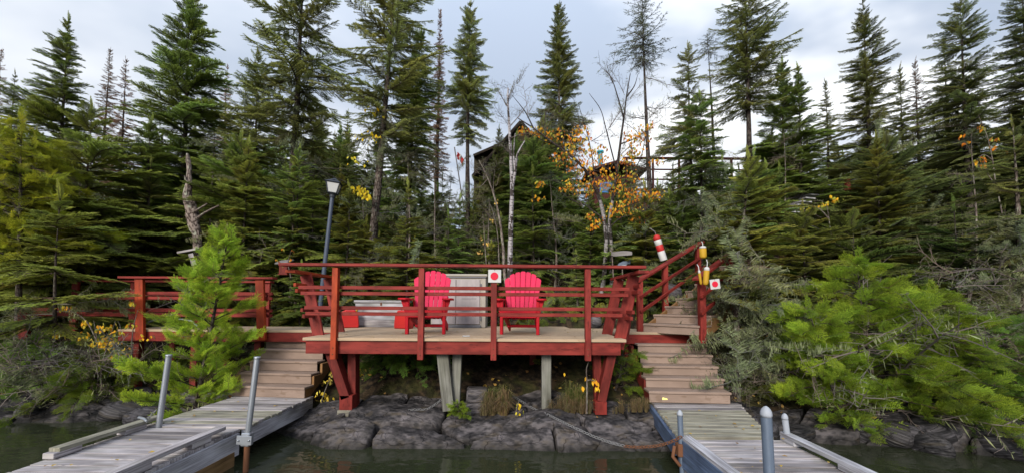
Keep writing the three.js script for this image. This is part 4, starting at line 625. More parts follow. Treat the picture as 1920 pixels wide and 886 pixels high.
function cedarSpray(seed, dark, light) {       // flat fan of scale leaves, drooping
  const R = rng(seed), B = new Blades(), sp = (t) => V(t, -0.28 * t * t, 0.04 * Math.sin(t * 4 + seed));
  B.stick(sp(0), sp(0.6), 0.012, 0.006, [0.12, 0.075, 0.04]);
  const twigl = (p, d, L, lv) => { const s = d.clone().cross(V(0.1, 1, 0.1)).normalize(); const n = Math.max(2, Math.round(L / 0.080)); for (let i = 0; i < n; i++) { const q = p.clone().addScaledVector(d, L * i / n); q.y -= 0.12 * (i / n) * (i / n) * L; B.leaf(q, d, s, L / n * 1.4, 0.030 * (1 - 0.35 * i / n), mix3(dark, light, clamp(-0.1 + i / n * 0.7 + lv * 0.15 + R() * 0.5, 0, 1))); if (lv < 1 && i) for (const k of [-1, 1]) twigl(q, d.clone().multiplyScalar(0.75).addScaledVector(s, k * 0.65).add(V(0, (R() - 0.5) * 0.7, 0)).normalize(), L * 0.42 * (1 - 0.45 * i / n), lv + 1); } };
  twigl(sp(0.1), V(1, -0.12, 0).normalize(), 0.85, 0);
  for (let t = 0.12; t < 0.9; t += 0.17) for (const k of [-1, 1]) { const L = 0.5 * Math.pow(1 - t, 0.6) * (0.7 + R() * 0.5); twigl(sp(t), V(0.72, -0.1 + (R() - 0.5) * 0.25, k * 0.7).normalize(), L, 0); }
  return B.build();
}
const SPRUCE = { dark: [0.130, 0.150, 0.046], light: [0.275, 0.300, 0.080], gap: 0.062, spread: 0.40, needle: 0.070, nw: 0.024, step: 0.028, droop: 0.22, tip: 0.20, hang: -0.22, skip: 0.06, bare: 0.06 };
const FIR = { dark: [0.125, 0.180, 0.044], light: [0.275, 0.355, 0.070], gap: 0.050, spread: 0.52, needle: 0.062, nw: 0.024, step: 0.024, droop: 0.10, tip: 0.04, hang: -0.05, up: 0.3, bare: 0.05 };
const OLIVE = { ...FIR, dark: [0.135, 0.155, 0.032], light: [0.330, 0.345, 0.062] };
const RUSTY = { ...SPRUCE, dark: [0.170, 0.090, 0.066], light: [0.270, 0.185, 0.110], gap: 0.075, spread: 0.34, skip: 0.15 };
const THIN = { ...SPRUCE, dark: [0.075, 0.080, 0.050], light: [0.15, 0.165, 0.09], gap: 0.11, spread: 0.30, skip: 0.28, needle: 0.055, nw: 0.018, step: 0.040 };
const FINE = (o) => ({ ...o, gap: o.gap * 0.62, needle: o.needle * 0.56, nw: (o.nw ?? 0.014) * 0.60, step: o.step * 0.62, spread: o.spread * 0.78 });
const GEO = {
  fineSpruce: [bough(41, FINE(SPRUCE)), bough(42, FINE({ ...SPRUCE, droop: 0.34, tip: 0.26 }))], fineFir: [bough(43, FINE(FIR)), bough(44, FINE({ ...FIR, droop: 0.2, skip: 0.14 }))], fineOlive: [bough(45, FINE(OLIVE)), bough(46, FINE(OLIVE))], fineOpen: [bough(47, FINE({ ...SPRUCE, hang: -0.1, droop: 0.04, tip: 0.25, skip: 0.14, spread: 0.34 })), bough(48, FINE({ ...SPRUCE, hang: -0.16, droop: 0.12, tip: 0.28, skip: 0.14, spread: 0.34 }))],
  spruce: [bough(1, SPRUCE), bough(2, SPRUCE)], fir: [bough(3, FIR), bough(4, FIR)], olive: [bough(5, OLIVE), bough(6, OLIVE)], rusty: [bough(7, RUSTY), bough(8, RUSTY)], thin: [bough(9, THIN), bough(10, THIN)],
  open: [bough(11, { ...SPRUCE, gap: 0.070, spread: 0.32, hang: -0.1, droop: 0.02, tip: 0.25 }), bough(12, { ...SPRUCE, gap: 0.070, spread: 0.32, hang: -0.15, droop: 0.08, tip: 0.25 })], twig: [twig(21), twig(22)], bare: [twig(23, { lichen: 0.12, wood: [0.19, 0.16, 0.15] })], grey: [twig(24, { lichen: 1, wood: [0.20, 0.19, 0.165] })],
  cedar: [cedarSpray(31, [0.078, 0.132, 0.012], [0.280, 0.372, 0.032]), cedarSpray(32, [0.078, 0.132, 0.012], [0.280, 0.372, 0.032])], yellowCedar: [cedarSpray(33, [0.15, 0.175, 0.014], [0.40, 0.42, 0.030])], darkCedar: [cedarSpray(34, [0.050, 0.100, 0.018], [0.150, 0.255, 0.036])],
};
const X1 = V(1, 0, 0), _q = new THREE.Quaternion();
// list of [position, direction, roll, length, width scale, tint colour]
function copies(parent, name, geo, list, mat = MAT.needle) {
  const m = new THREE.InstancedMesh(geo, mat, list.length), M4 = new THREE.Matrix4(), o = origin(parent), X = V(), Y = V(), Z = V();
  list.forEach(([p, d, roll, L, w, c], i) => { X.copy(d).normalize(); Y.set(0, 1, 0); if (Math.abs(X.y) > 0.97) Y.set(0, 0, 1); Z.crossVectors(X, Y).normalize(); Y.crossVectors(Z, X); M4.makeBasis(X, Y, Z); M4.multiply(new THREE.Matrix4().makeRotationX(roll)); M4.scale(V(L, L * w, L * w)); M4.setPosition(p.x - o.x, p.y - o.y, p.z - o.z); m.setMatrixAt(i, M4); m.setColorAt(i, c); });
  m.name = name; m.castShadow = m.receiveShadow = true; parent.add(m); m.userData.kind = 'stuff'; return m;
}
let treeSeed = 1000;
const tint = (R, k = 1, warm = 0) => { const l = k * (0.68 + R() * 0.62), h = (R() - 0.5) * 0.22 + warm; return lin(l * (1 + h), l, l * (1 - h * 0.6)); };
function trunkPoints(base, top, n, wob, R) { const out = [], a = R() * 9, b = R() * 9; for (let i = 0; i <= n; i++) { const t = i / n, p = base.clone().lerp(top, t); p.x += wob * Math.sin(t * 5 + a) * (1 - t); p.z += wob * Math.cos(t * 4 + b) * (1 - t); out.push(p); } return out; }
// conifer with its tip on the sight line (u, v) at depth z; half width px, bottom of the living crown at pixel row vb
function conifer(name, label, category, group, { u, v, z, px, vb, geo = 'spruce', ub, den = 1, pow = 0.8, bright = 1, warm = 0, dead = 0.35, deadKind = 'twig', wob = 0.06, lift = 0, r0, bark = MAT.bark, jit = 0.3, flag = 0, gapsAt, rag = 0.55, deadSpan = 0.3 }) {
  const R = rng(treeSeed += 7); bright *= 1.12 + R() * 0.2; warm += 0.0 + (R() - 0.5) * 0.14; const top = at(u, v, z), foot = ub === undefined ? top : at(ub, 500, z), base = V(foot.x, ground(foot.x, z) - 0.1, z), H = top.y - base.y;
  const g = thing(name, label, category, base, group);
  const pts = trunkPoints(base, top, 14, wob, R), rb = r0 ?? clamp(0.0105 * H + 0.015, 0.025, 0.15);
  tube(g, 'trunk', bark, pts, pts.map((_, i) => Math.max(0.008, rb * Math.pow(1 - i / 14, 1.05))), H > 5 ? 9 : 7, 0.12);
  const at01 = (t) => { const f = clamp(t, 0, 0.9999) * 14, i = Math.floor(f); return pts[i].clone().lerp(pts[i + 1], f - i); };
  const rad = px * Math.abs(z) / FOCAL * 1.12, yb = vb === undefined ? base.y + 0.12 * H : at(u, vb, z).y, t0 = clamp((yb - base.y) / H, 0.03, 0.95);
  if (rad > 0.8) geo = { spruce: 'fineSpruce', fir: 'fineFir', olive: 'fineOlive', open: 'fineOpen' }[geo] ?? geo;
  const list = [[], []], deads = []; let gi = 0; const span = H * (1 - t0), whorl = clamp(0.13 + rad * 0.04, 0.10, 0.24) / (den * 1.25), n = Math.max(6, Math.round(span / whorl));
  for (let k = 0; k < n; k++) {
    const s = k / n, t = t0 + (1 - t0) * s; if (gapsAt && gapsAt(s)) continue;
    if (R() < rag * 0.16) continue;
    const prof = Math.pow(1 - s, pow) * (0.72 + 0.28 * smooth(0, 0.22, s)), cnt = 5 + Math.floor(R() * 2.5), a0 = R() * 6.28;
    const clump = 1 + rag * 0.75 * (vnoise(s * span * 1.6, treeSeed, 0, 0, 401) - 0.5);
    for (let j = 0; j < cnt; j++) {
      if (R() < 0.10 * rag) continue;
      const az = a0 + j / cnt * 6.283 + (R() - 0.5) * 0.7, L = Math.max(0.14, rad * prof * clump * (1 - jit + R() * 2 * jit * 0.85) * (1 + flag * Math.cos(az - 3.14))), el = lerp(-0.24, 0.30, s) + 0.6 * smooth(0.75, 1, s) + lift + (R() - 0.5) * 0.42;
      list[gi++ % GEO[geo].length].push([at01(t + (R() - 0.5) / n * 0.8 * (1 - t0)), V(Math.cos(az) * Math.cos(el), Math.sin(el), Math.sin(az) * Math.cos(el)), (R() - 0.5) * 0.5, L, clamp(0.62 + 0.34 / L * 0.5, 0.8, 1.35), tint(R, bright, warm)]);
    }
  }
  for (let k = 0; k < 3; k++) list[0].push([at01(0.985 - k * 0.006), V((R() - 0.5) * 0.3, 1, (R() - 0.5) * 0.3), k * 1.05, clamp(rad * 0.30, 0.16, 0.42) * (1 - k * 0.15), 0.32, tint(R, bright, warm)]);
  const lower = t0 * dead > 0.03; if (dead) for (let k = 0, m = Math.round((t0 * H + span * deadSpan * 0.7) * 4.5 * dead); k < m; k++) { const t = lerp(Math.max(0.06, t0 * 0.25), t0 + (1 - t0) * deadSpan, R()), az = R() * 6.283, el = -0.25 + R() * 0.35; deads.push([at01(t), V(Math.cos(az), el, Math.sin(az)), R() * 6, Math.min(0.95, rad * (0.35 + R() * 0.65)), 1.1, tint(R, 1)]); }
  list.forEach((l, i) => { if (l.length) copies(g, 'crown', GEO[geo][i], l); });
  if (deads.length > 2) copies(g, 'dead_branches', GEO[deadKind][0], deads);
  return g;
}
function cedar(label, group, { base, top, rad, geo = 'cedar', limbs = 26, bright = 1, t0 = 0.06, drop = 0.35, bias = [0, 0], size = 0.26, per = 9, pow = 0.75, twigs = 8, cat = 'cedar', lift = 0, rise = 0.34 }) {
  const R = rng(treeSeed += 7), g = thing('cedar_shrub', label, cat, base, group), H = base.distanceTo(top), pts = trunkPoints(base, top, 10, 0.03, R);
  tube(g, 'trunk', MAT.bark, pts, pts.map((_, i) => 0.004 + (0.012 + H * 0.010) * (1 - i / 10)), 7);
  const branch = [], list = [[], []], deads = []; let gi = 0;
  for (let k = 0; k < limbs; k++) {
    const s = (k + R() * 0.8) / limbs, t = lerp(t0, 0.98, s), f = t * 10, i = Math.min(9, Math.floor(f)), p = pts[i].clone().lerp(pts[i + 1], f - i), az = k * 2.4 + R() * 0.9;
    const L = rad * Math.pow(1 - s, pow) * (0.38 + R() * 0.85) * (0.75 + 0.25 * smooth(0, 0.25, s)) + 0.08, d = V(Math.cos(az) + bias[0], rise + R() * 0.3, Math.sin(az) + bias[1]).normalize(), lp = (q) => p.clone().addScaledVector(d, L * q).add(V(0, -drop * L * q * q, 0));
    branch.push(tubeGeo([0, 0.33, 0.66, 1].map((q) => lp(q).sub(base)), [0.010, 0.008, 0.006, 0.003], 4, false));
    const m = Math.max(4, Math.round(per * 2.2 * L / rad)) + 2;
    for (let j = 0; j < m; j++) { const q = 0.22 + 0.8 * j / m + R() * 0.06, sd = R() < 0.5 ? -1 : 1, side = V(-d.z, 0, d.x).multiplyScalar(sd); const dd = d.clone().multiplyScalar(0.55 + q * 0.5).addScaledVector(side, q > 0.9 ? 0.1 : 0.55 + R() * 0.4).add(V(0, lift - 0.15 - R() * 0.45, 0)); dd.add(rdir(R).multiplyScalar(0.45)); list[gi++ % GEO[geo].length].push([lp(Math.min(1, q)), dd, (R() - 0.5) * 3.0, size * 0.78 * (0.5 + R() * 0.9), 1, tint(R, bright)]); }
    if (R() < twigs / limbs) deads.push([lp(0.2), d.clone().add(V((R() - 0.5), -0.2, (R() - 0.5))), R() * 6, L * 0.9, 1.2, tint(R, 1.1)]);
  }
  for (let j = 0; j < 4; j++) list[0].push([pts[9].clone().lerp(top, j / 3), V((R() - 0.5) * 0.8, 1, (R() - 0.5) * 0.8), R() * 6, size * 0.8, 0.9, tint(R, bright)]);
  mesh(g, 'branches', mergeGeometries(branch), MAT.bark); list.forEach((l, i) => { if (l.length) copies(g, 'foliage', GEO[geo][i], l); }); if (deads.length) copies(g, 'bare_twigs', GEO.bare[0], deads);
  return g;
}
const leafGeo = (() => { const p = [[0, 0, 0], [0.5, 0.05, 0.30], [1, -0.12, 0], [0.5, 0.05, -0.30], [0.2, 0.03, 0.2], [0.2, 0.03, -0.2]], I = [0, 4, 2, 4, 1, 2, 0, 2, 5, 5, 2, 3]; const g = new THREE.BufferGeometry(); g.setAttribute('position', new THREE.Float32BufferAttribute(p.flat(), 3)); g.setIndex(I); g.computeVertexNormals(); return g; })();
const AUTUMN = [[0.62, 0.24, 0.014], [0.55, 0.17, 0.012], [0.62, 0.33, 0.022], [0.38, 0.12, 0.02], [0.55, 0.40, 0.04], [0.30, 0.30, 0.05]], YELLOW = [[0.60, 0.38, 0.02], [0.52, 0.40, 0.04], [0.62, 0.29, 0.015], [0.34, 0.34, 0.04]];
function leavesAt(parent, name, spots, palette, size, seed) {     // spots: [point, radius, count]
  const R = rng(seed), list = []; for (const [c, r, n] of spots) for (let i = 0; i < n; i++) { const q = rdir(R).multiplyScalar(r * Math.pow(R(), 0.6)); q.y *= 0.6; const p = c.clone().add(q), k = palette[Math.floor(R() * palette.length)], f = 0.75 + R() * 0.5; list.push([p, V(R() - 0.5, -0.3 - R() * 0.8, R() - 0.5), R() * 6, size * (0.7 + R() * 0.6), 1, lin(Math.min(0.9, k[0] * f), k[1] * f, k[2] * f)]); }
  return copies(parent, name, leafGeo, list, MAT.leaf);
}

// ================================================================ the tall trees, each by itself
const T = (label, o, name = 'spruce_tree', cat = 'spruce') => conifer(name, label, cat, null, o);
T('thin reddish spruce tip at the far left edge of the treeline', { u: 2, v: 92, z: -19, px: 26, vb: 330, geo: 'rusty' });
T('short dark spruce standing in front of the reddish spruce at the far left edge', { u: 28, v: 135, z: -17, px: 42, vb: 380, geo: 'spruce', bright: 0.8 });
T('dense dark fir with windblown lopsided top, the tall one above the yellow cedar', { u: 128, v: 34, z: -13.5, px: 80, vb: 430, geo: 'fir', pow: 0.62, den: 1.35, bright: 0.72, flag: 0.32, jit: 0.4, lift: 0.06 }, 'fir_tree', 'fir');
T('thin spruce with reddish tip right beside the windblown fir', { u: 206, v: 92, z: -17, px: 30, vb: 330, geo: 'rusty', den: 0.9 });
T('narrow dark reddish spruce, the lower of the twin thin spruces beside the windblown fir', { u: 236, v: 112, z: -16, px: 40, vb: 360, geo: 'rusty', den: 0.9, bright: 0.75 });
T('tall green fir with drooping layered branches above the broken snag', { u: 357, v: -28, z: -12, px: 102, vb: 490, geo: 'fir', den: 0.92, pow: 0.55, bright: 0.85, jit: 0.42, dead: 0.5 }, 'fir_tree', 'fir');
T('small distant thin spruce between the tall layered fir and the large ragged spruce', { u: 426, v: 120, z: -24, px: 20, vb: 290, geo: 'rusty', den: 0.8 });
T('ragged grey green spruce with long left branches beside the largest dark spruce', { u: 484, v: 96, z: -12.5, px: 66, vb: 300, geo: 'open', den: 1.1, pow: 0.6, jit: 0.45, dead: 0.7 });
T('largest dark open spruce with wide branches and thick dark trunk', { u: 574, v: -150, ub: 535, z: -12, px: 112, vb: 270, geo: 'open', pow: 0.42, den: 0.55, jit: 0.5, bright: 0.8, dead: 0.9, r0: 0.17, bark: MAT.barkDark });
T('tall open spruce with long bare trunk behind the left end of the deck', { u: 748, v: -150, ub: 694, z: -11.2, px: 98, vb: 250, geo: 'open', pow: 0.4, den: 0.52, jit: 0.5, bright: 0.95, warm: 0.05, dead: 0.8, r0: 0.15 });
T('bright green dense fir next to the tall spruce with the bare trunk', { u: 790, v: 58, ub: 752, z: -12.5, px: 60, vb: 350, geo: 'fir', pow: 0.55, den: 1.0, bright: 0.95, jit: 0.4, dead: 0.6 }, 'fir_tree', 'fir');
T('pale reddish bare spruce spire behind the bright green fir', { u: 825, v: 18, z: -17, px: 24, vb: 330, geo: 'rusty', den: 1.0, dead: 0.8, deadKind: 'bare' });
T('slender green spruce with thin dark trunk in open sky left of the white birch', { u: 882, v: 4, ub: 874, z: -12.5, px: 54, vb: 255, geo: 'spruce', pow: 0.55, den: 1.05, bright: 1.15, jit: 0.4, dead: 0.5, bark: MAT.barkDark });
T('bushy topped spruce rising behind the cabin roof', { u: 1048, v: 8, z: -18, px: 54, vb: 325, geo: 'spruce', pow: 0.5, den: 1.15, bright: 0.95, warm: 0.04, jit: 0.4 });
T('half bare grey spruce with sparse twigs and thin pole trunk right of the orange birch', { u: 1204, v: -15, ub: 1222, z: -12.5, px: 55, vb: 120, geo: 'thin', pow: 0.5, den: 1.3, jit: 0.5, dead: 0.8, deadKind: 'bare', bark: MAT.barkDark });
T('loose light green spruce between the half bare spruce and the thin dead pole', { u: 1290, v: 86, ub: 1302, z: -12.8, px: 58, vb: 330, geo: 'spruce', pow: 0.5, den: 0.85, bright: 1.1, jit: 0.55, dead: 0.6, bark: MAT.barkDark });
T('thin dead spruce pole with bare twigs left of the dense dark spruce', { u: 1326, v: 62, ub: 1352, z: -14, px: 34, vb: 100, geo: 'thin', den: 0.7, dead: 1, deadKind: 'bare', bark: MAT.barkDark });
T('dense dark olive spruce with shaggy crown and bare lower trunk', { u: 1396, v: -45, ub: 1412, z: -12, px: 74, vb: 205, geo: 'open', pow: 0.4, den: 1.0, jit: 0.4, bright: 0.85, warm: 0.05, dead: 0.3, r0: 0.14, bark: MAT.barkDark });
T('bright mid green fir with broad crown beneath the dense dark olive spruce', { u: 1466, v: 118, z: -12, px: 82, vb: 460, geo: 'fir', pow: 0.6, den: 1.2, bright: 0.95, jit: 0.4 }, 'fir_tree', 'fir');
T('second green fir with several thin leaders growing against the broad bright fir', { u: 1497, v: 128, z: -11.4, px: 66, vb: 440, geo: 'fir', pow: 0.7, den: 1.1, bright: 0.85, jit: 0.4 }, 'fir_tree', 'fir');
T('small dark spruce silhouetted in the gap left of the tall grey spruce', { u: 1548, v: 152, z: -17, px: 38, vb: 360, geo: 'spruce', bright: 0.7 });
T('tall grey green spruce with even spire left of the pair of short spruces', { u: 1618, v: 0, z: -12.5, px: 88, vb: 430, geo: 'spruce', pow: 0.72, den: 1.25, bright: 0.72, jit: 0.32 });
T('short dark spruce, the wider of the pair between the two tall grey spruces', { u: 1688, v: 128, z: -14, px: 60, vb: 430, geo: 'spruce', bright: 0.72, den: 1.1 });
T('short pointed spruce, the thinner of the pair between the two tall grey spruces', { u: 1716, v: 116, z: -14.8, px: 48, vb: 430, geo: 'rusty', bright: 0.65, den: 1.1 });
T('tall narrow spruce with spreading lower boughs near the far right side', { u: 1800, v: -12, z: -12, px: 88, vb: 330, geo: 'spruce', pow: 0.62, den: 1.15, bright: 0.78, jit: 0.4 });
T('small spruce tip peeking out beside the tall narrow spruce on its left', { u: 1770, v: 72, z: -13, px: 52, vb: 330, geo: 'open', bright: 0.72 });
T('very dark spruce cut off by the right edge of the photograph', { u: 1915, v: -40, z: -11.5, px: 76, vb: 360, geo: 'spruce', den: 1.3, pow: 0.55, bright: 0.6 });
T('grey lichen hung spruce beside the red dot sign at the right stairs', { u: 1405, v: 300, ub: 1366, z: -6.9, px: 108, vb: 600, flag: -0.3, geo: 'olive', pow: 0.6, den: 0.95, bright: 0.95, jit: 0.45, dead: 2.0, deadSpan: 0.85, deadKind: 'grey', r0: 0.085, bark: MAT.barkGrey });
T('dark furrowed spruce trunk with lichen standing at the end of the sloping handrail', { u: 1312, v: 180, ub: 1318, z: -9.6, px: 74, vb: 350, geo: 'fir', pow: 0.6, den: 0.7, bright: 0.85, dead: 1, deadKind: 'grey', bark: MAT.barkDark });

// the near firs at the left, behind and before the boardwalk
const F = (label, o) => conifer('fir_tree', label, 'fir', null, o);
F('layered green fir with grey lichen boughs rising over the boardwalk railing at the left', { u: 172, v: 205, z: -9.4, px: 172, vb: 560, geo: 'fir', pow: 0.62, den: 0.95, bright: 0.92, warm: 0.06, dead: 0.9, deadSpan: 0.7, deadKind: 'grey', jit: 0.42 });
F('olive green fir crowding the left edge beside the yellow cedar', { u: 62, v: 262, z: -8.9, px: 130, vb: 600, geo: 'olive', pow: 0.55, den: 0.9, bright: 0.85, dead: 0.8, deadKind: 'grey' });
F('low fir with long horizontal mossy boughs in front of the boardwalk railing end', { u: 112, v: 372, z: -7.1, px: 150, vb: 600, geo: 'fir', pow: 0.75, den: 0.75, bright: 0.95, warm: 0.10, dead: 0.9, deadKind: 'grey', jit: 0.45 });
F('dark green fir behind the boardwalk between the layered fir and the broken snag', { u: 282, v: 232, z: -10.6, px: 96, vb: 540, geo: 'fir', pow: 0.6, bright: 0.8 });
F('mid green young fir with bright tips right of the broken snag', { u: 452, v: 262, z: -10.4, px: 100, vb: 500, geo: 'fir', pow: 0.5, den: 0.9, bright: 1.05, dead: 0.9, deadKind: 'grey', jit: 0.45 });
F('leafy fir with bright green boughs just left of the lamp post', { u: 560, v: 292, z: -10.2, px: 84, vb: 520, geo: 'fir', pow: 0.5, den: 0.9, bright: 0.98, dead: 0.8, jit: 0.45 });
F('low yellow green fir right of the lamp post above the deck rail', { u: 655, v: 352, z: -10.0, px: 62, vb: 560, geo: 'olive', pow: 0.55, den: 0.8, bright: 1.0, dead: 1.6, deadKind: 'grey' });
F('small dense fir behind the gap between the deck and the boardwalk railing', { u: 566, v: 500, z: -9.2, px: 52, vb: 625, geo: 'fir', pow: 0.7, den: 1.3, bright: 0.75 });
F('wide soft green fir below the cabin behind the grey shed', { u: 1003, v: 262, z: -13.5, px: 112, vb: 470, geo: 'fir', pow: 0.62, den: 1.0, bright: 0.82, dead: 0.3 });
F('dense green fir screening the middle of the cabin gable', { u: 968, v: 256, z: -15, px: 66, vb: 440, geo: 'fir', pow: 0.7, den: 1.2, bright: 0.9 });
F('young fir in front of the small red pavilion', { u: 1158, v: 322, z: -13.5, px: 58, vb: 470, geo: 'fir', pow: 0.7, den: 0.9, bright: 1.0 });
F('green fir reaching the cabin roof right of its peak', { u: 1018, v: 226, z: -15.5, px: 62, vb: 440, geo: 'spruce', pow: 0.5, den: 1.1, bright: 1.0 });
F('thin loose spruce standing before the left eave of the cabin', { u: 936, v: 240, z: -15, px: 40, vb: 440, geo: 'spruce', pow: 0.7, bright: 1.0, dead: 0.8 });
F('loose narrow spruce between the red pavilion and the half bare spruce', { u: 1184, v: 272, z: -14, px: 42, vb: 440, geo: 'spruce', pow: 0.7, den: 0.8, bright: 1.0, dead: 0.8 });
F('feathery fir hiding the left wall of the cabin', { u: 925, v: 300, z: -14.5, px: 62, vb: 450, geo: 'spruce', pow: 0.6, bright: 0.9, dead: 0.4 });
F('slim green fir in front of the right side of the cabin roof', { u: 1062, v: 285, z: -15, px: 62, vb: 440, geo: 'fir', pow: 0.65, bright: 0.85 });
F('soft fir in front of the red hilltop deck beside the half bare spruce', { u: 1262, v: 318, z: -14.5, px: 62, vb: 460, geo: 'spruce', pow: 0.65, bright: 0.95 });
F('bushy fir covering the right end of the red hilltop deck', { u: 1355, v: 300, z: -13, px: 74, vb: 470, geo: 'fir', pow: 0.6, bright: 1.0 });
F('slim distant spruce showing between the largest dark spruce and the tall bare trunked spruce', { u: 652, v: 208, z: -20, px: 30, vb: 330, geo: 'spruce', bright: 0.9 });
F('pale thin fir behind the lamp post lantern', { u: 628, v: 250, z: -17, px: 36, vb: 380, geo: 'spruce', bright: 0.95 });
F('middle sized green fir just right of the lamp post in the back row', { u: 690, v: 285, z: -15, px: 52, vb: 420, geo: 'olive', bright: 0.85 });
F('dark fir beneath the largest dark spruce', { u: 596, v: 235, z: -14.5, px: 58, vb: 420, geo: 'fir', bright: 0.8 });
F('green fir filling the space under the slender spruce trunk', { u: 830, v: 335, z: -13.5, px: 62, vb: 450, geo: 'spruce', bright: 0.95, dead: 0.8 });
F('low spreading fir below the hilltop deck behind the stair railing', { u: 1255, v: 372, z: -12, px: 90, vb: 480, geo: 'fir', pow: 0.55, bright: 0.85 });
F('bright green fir overhanging the head of the hillside stairs', { u: 1405, v: 330, z: -9.4, px: 88, vb: 470, geo: 'fir', pow: 0.5, den: 1.0, bright: 1.12 });
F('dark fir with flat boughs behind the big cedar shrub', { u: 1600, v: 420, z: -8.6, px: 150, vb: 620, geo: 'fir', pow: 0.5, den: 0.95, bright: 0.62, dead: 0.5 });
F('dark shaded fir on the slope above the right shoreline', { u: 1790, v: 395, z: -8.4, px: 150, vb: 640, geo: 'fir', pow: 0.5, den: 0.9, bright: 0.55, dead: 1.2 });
F('grey lichen covered spruce leaning at the right edge of the photograph', { u: 1900, v: 235, ub: 1915, z: -7.6, px: 88, vb: 470, geo: 'spruce', pow: 0.5, den: 0.8, bright: 0.85, dead: 2.2, deadKind: 'grey', bark: MAT.barkGrey, r0: 0.10 });
F('grey green fir filling the slope below the tall grey spruce', { u: 1660, v: 260, z: -10.6, px: 120, vb: 470, geo: 'spruce', pow: 0.6, den: 1.2, bright: 0.82, dead: 1.0 });
F('olive fir with soft boughs left of the big cedar above the right dock', { u: 1505, v: 400, z: -8.3, px: 96, vb: 560, geo: 'olive', pow: 0.5, den: 0.85, bright: 0.85, dead: 1.0, deadKind: 'grey' });

// the young growth between them: told apart only by the part of the thicket it belongs to
{
  const R = rng(4242);
  const SKYLINE = [[-200, 185], [0, 190], [120, 200], [240, 225], [330, 225], [440, 205], [520, 215], [620, 220], [700, 240], [770, 290], [800, 345], [860, 375], [930, 330], [1000, 320], [1110, 350], [1180, 362], [1250, 345], [1310, 335], [1380, 310], [1440, 250], [1540, 265], [1600, 260], [1700, 215], [1800, 205], [1920, 190], [2120, 180]];
  const groups = [[-150, 330, 'young fir in the thicket behind the left boardwalk', 'young firs behind the left boardwalk', 56], [330, 760, 'young fir in the thicket around the lamp post', 'young firs around the lamp post', 66], [760, 1180, 'young fir on the bank between the deck and the cabin', 'young firs below the cabin', 52], [1180, 1460, 'young fir on the slope beside the hillside stairs', 'young firs by the hillside stairs', 50], [1460, 2080, 'young fir in the thicket above the right shore', 'young firs above the right shore', 74]];
  for (const [ua, ub, label, group, n] of groups) for (let i = 0; i < n; i++) {
    const f = (i + R()) / n, u = ua + ((i * 0.618 + R() * 0.15) % 1) * (ub - ua), z = -lerp(9.7, 22, Math.pow(f, 1.25)), gy = ground(at(u, 480, z).x, z), p = at(u, 500, z); p.y = gy;
    const vGround = CENTRE - FOCAL * Math.tan(Math.atan2(gy - EYE, -z) - PITCH), sky = curve(SKYLINE, u); let vTop = vGround - (60 + R() * 230) * 12 / -z * (1 + 0.6 * smooth(12, 20, -z)); vTop = Math.max(vTop, sky + R() * 26 - 4); if (vGround - vTop < 12 || (z > -10.6 && u > 318 && u < 408)) continue;
    const kinds = ['fir', 'fir', 'spruce', 'olive', 'fir', 'spruce'], h = vGround - vTop;
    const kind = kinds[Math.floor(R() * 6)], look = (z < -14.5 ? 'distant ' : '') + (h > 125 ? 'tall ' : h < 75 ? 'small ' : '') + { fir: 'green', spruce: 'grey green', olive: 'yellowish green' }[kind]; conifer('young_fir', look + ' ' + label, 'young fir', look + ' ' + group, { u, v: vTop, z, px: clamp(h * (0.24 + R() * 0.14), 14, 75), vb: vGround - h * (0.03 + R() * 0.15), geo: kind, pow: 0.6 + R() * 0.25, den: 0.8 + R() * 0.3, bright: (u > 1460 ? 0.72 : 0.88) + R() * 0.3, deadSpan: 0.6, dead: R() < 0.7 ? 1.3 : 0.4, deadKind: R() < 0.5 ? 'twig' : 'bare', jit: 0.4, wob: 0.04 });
  }
}

// bare grey poles of dead spruce standing in the thicket
{
  const D = [['tallest bare grey dead pole beside the broken snag', 402, 250, -11.2], ['leaning dead pole behind the left end of the boardwalk railing', 252, 262, -10.4], ['short dead pole in front of the windblown fir', 150, 262, -10.2], ['thin dead pole between the bird house and the lamp post', 590, 300, -10.8], ['dead pole with twigs right of the tall bare trunked spruce', 765, 285, -10.8], ['thin grey dead pole behind the left red chair', 812, 300, -11.4], ['dead pole in the gap left of the slender green spruce', 846, 330, -12.2], ['short dead pole beside the white dead birch', 918, 372, -10.6], ['thin dead pole below the cabin gable', 1032, 330, -11.5], ['dead pole left of the striped buoy', 1212, 300, -10.6], ['dead pole behind the head of the stair railing', 1332, 300, -10.4], ['grey dead pole above the olive fir', 1470, 250, -10.8], ['grey dead pole left of the pair of short spruces', 1650, 215, -11.2], ['dead pole under the tall narrow spruce at the right', 1822, 250, -9.6]];
  D.forEach(([label, u, v, z], i) => conifer('dead_spruce', label, 'dead tree', null, { u, v, z, ub: u + (i % 3 - 1) * 12, px: 34 + (i * 7) % 22, vb: v + 6, geo: 'thin', den: 0.12, dead: 0.9, deadSpan: 0.9, deadKind: i % 2 ? 'bare' : 'grey', wob: 0.1, r0: 0.05, bark: i % 3 ? MAT.barkGrey : MAT.bark, rag: 2 }));
}

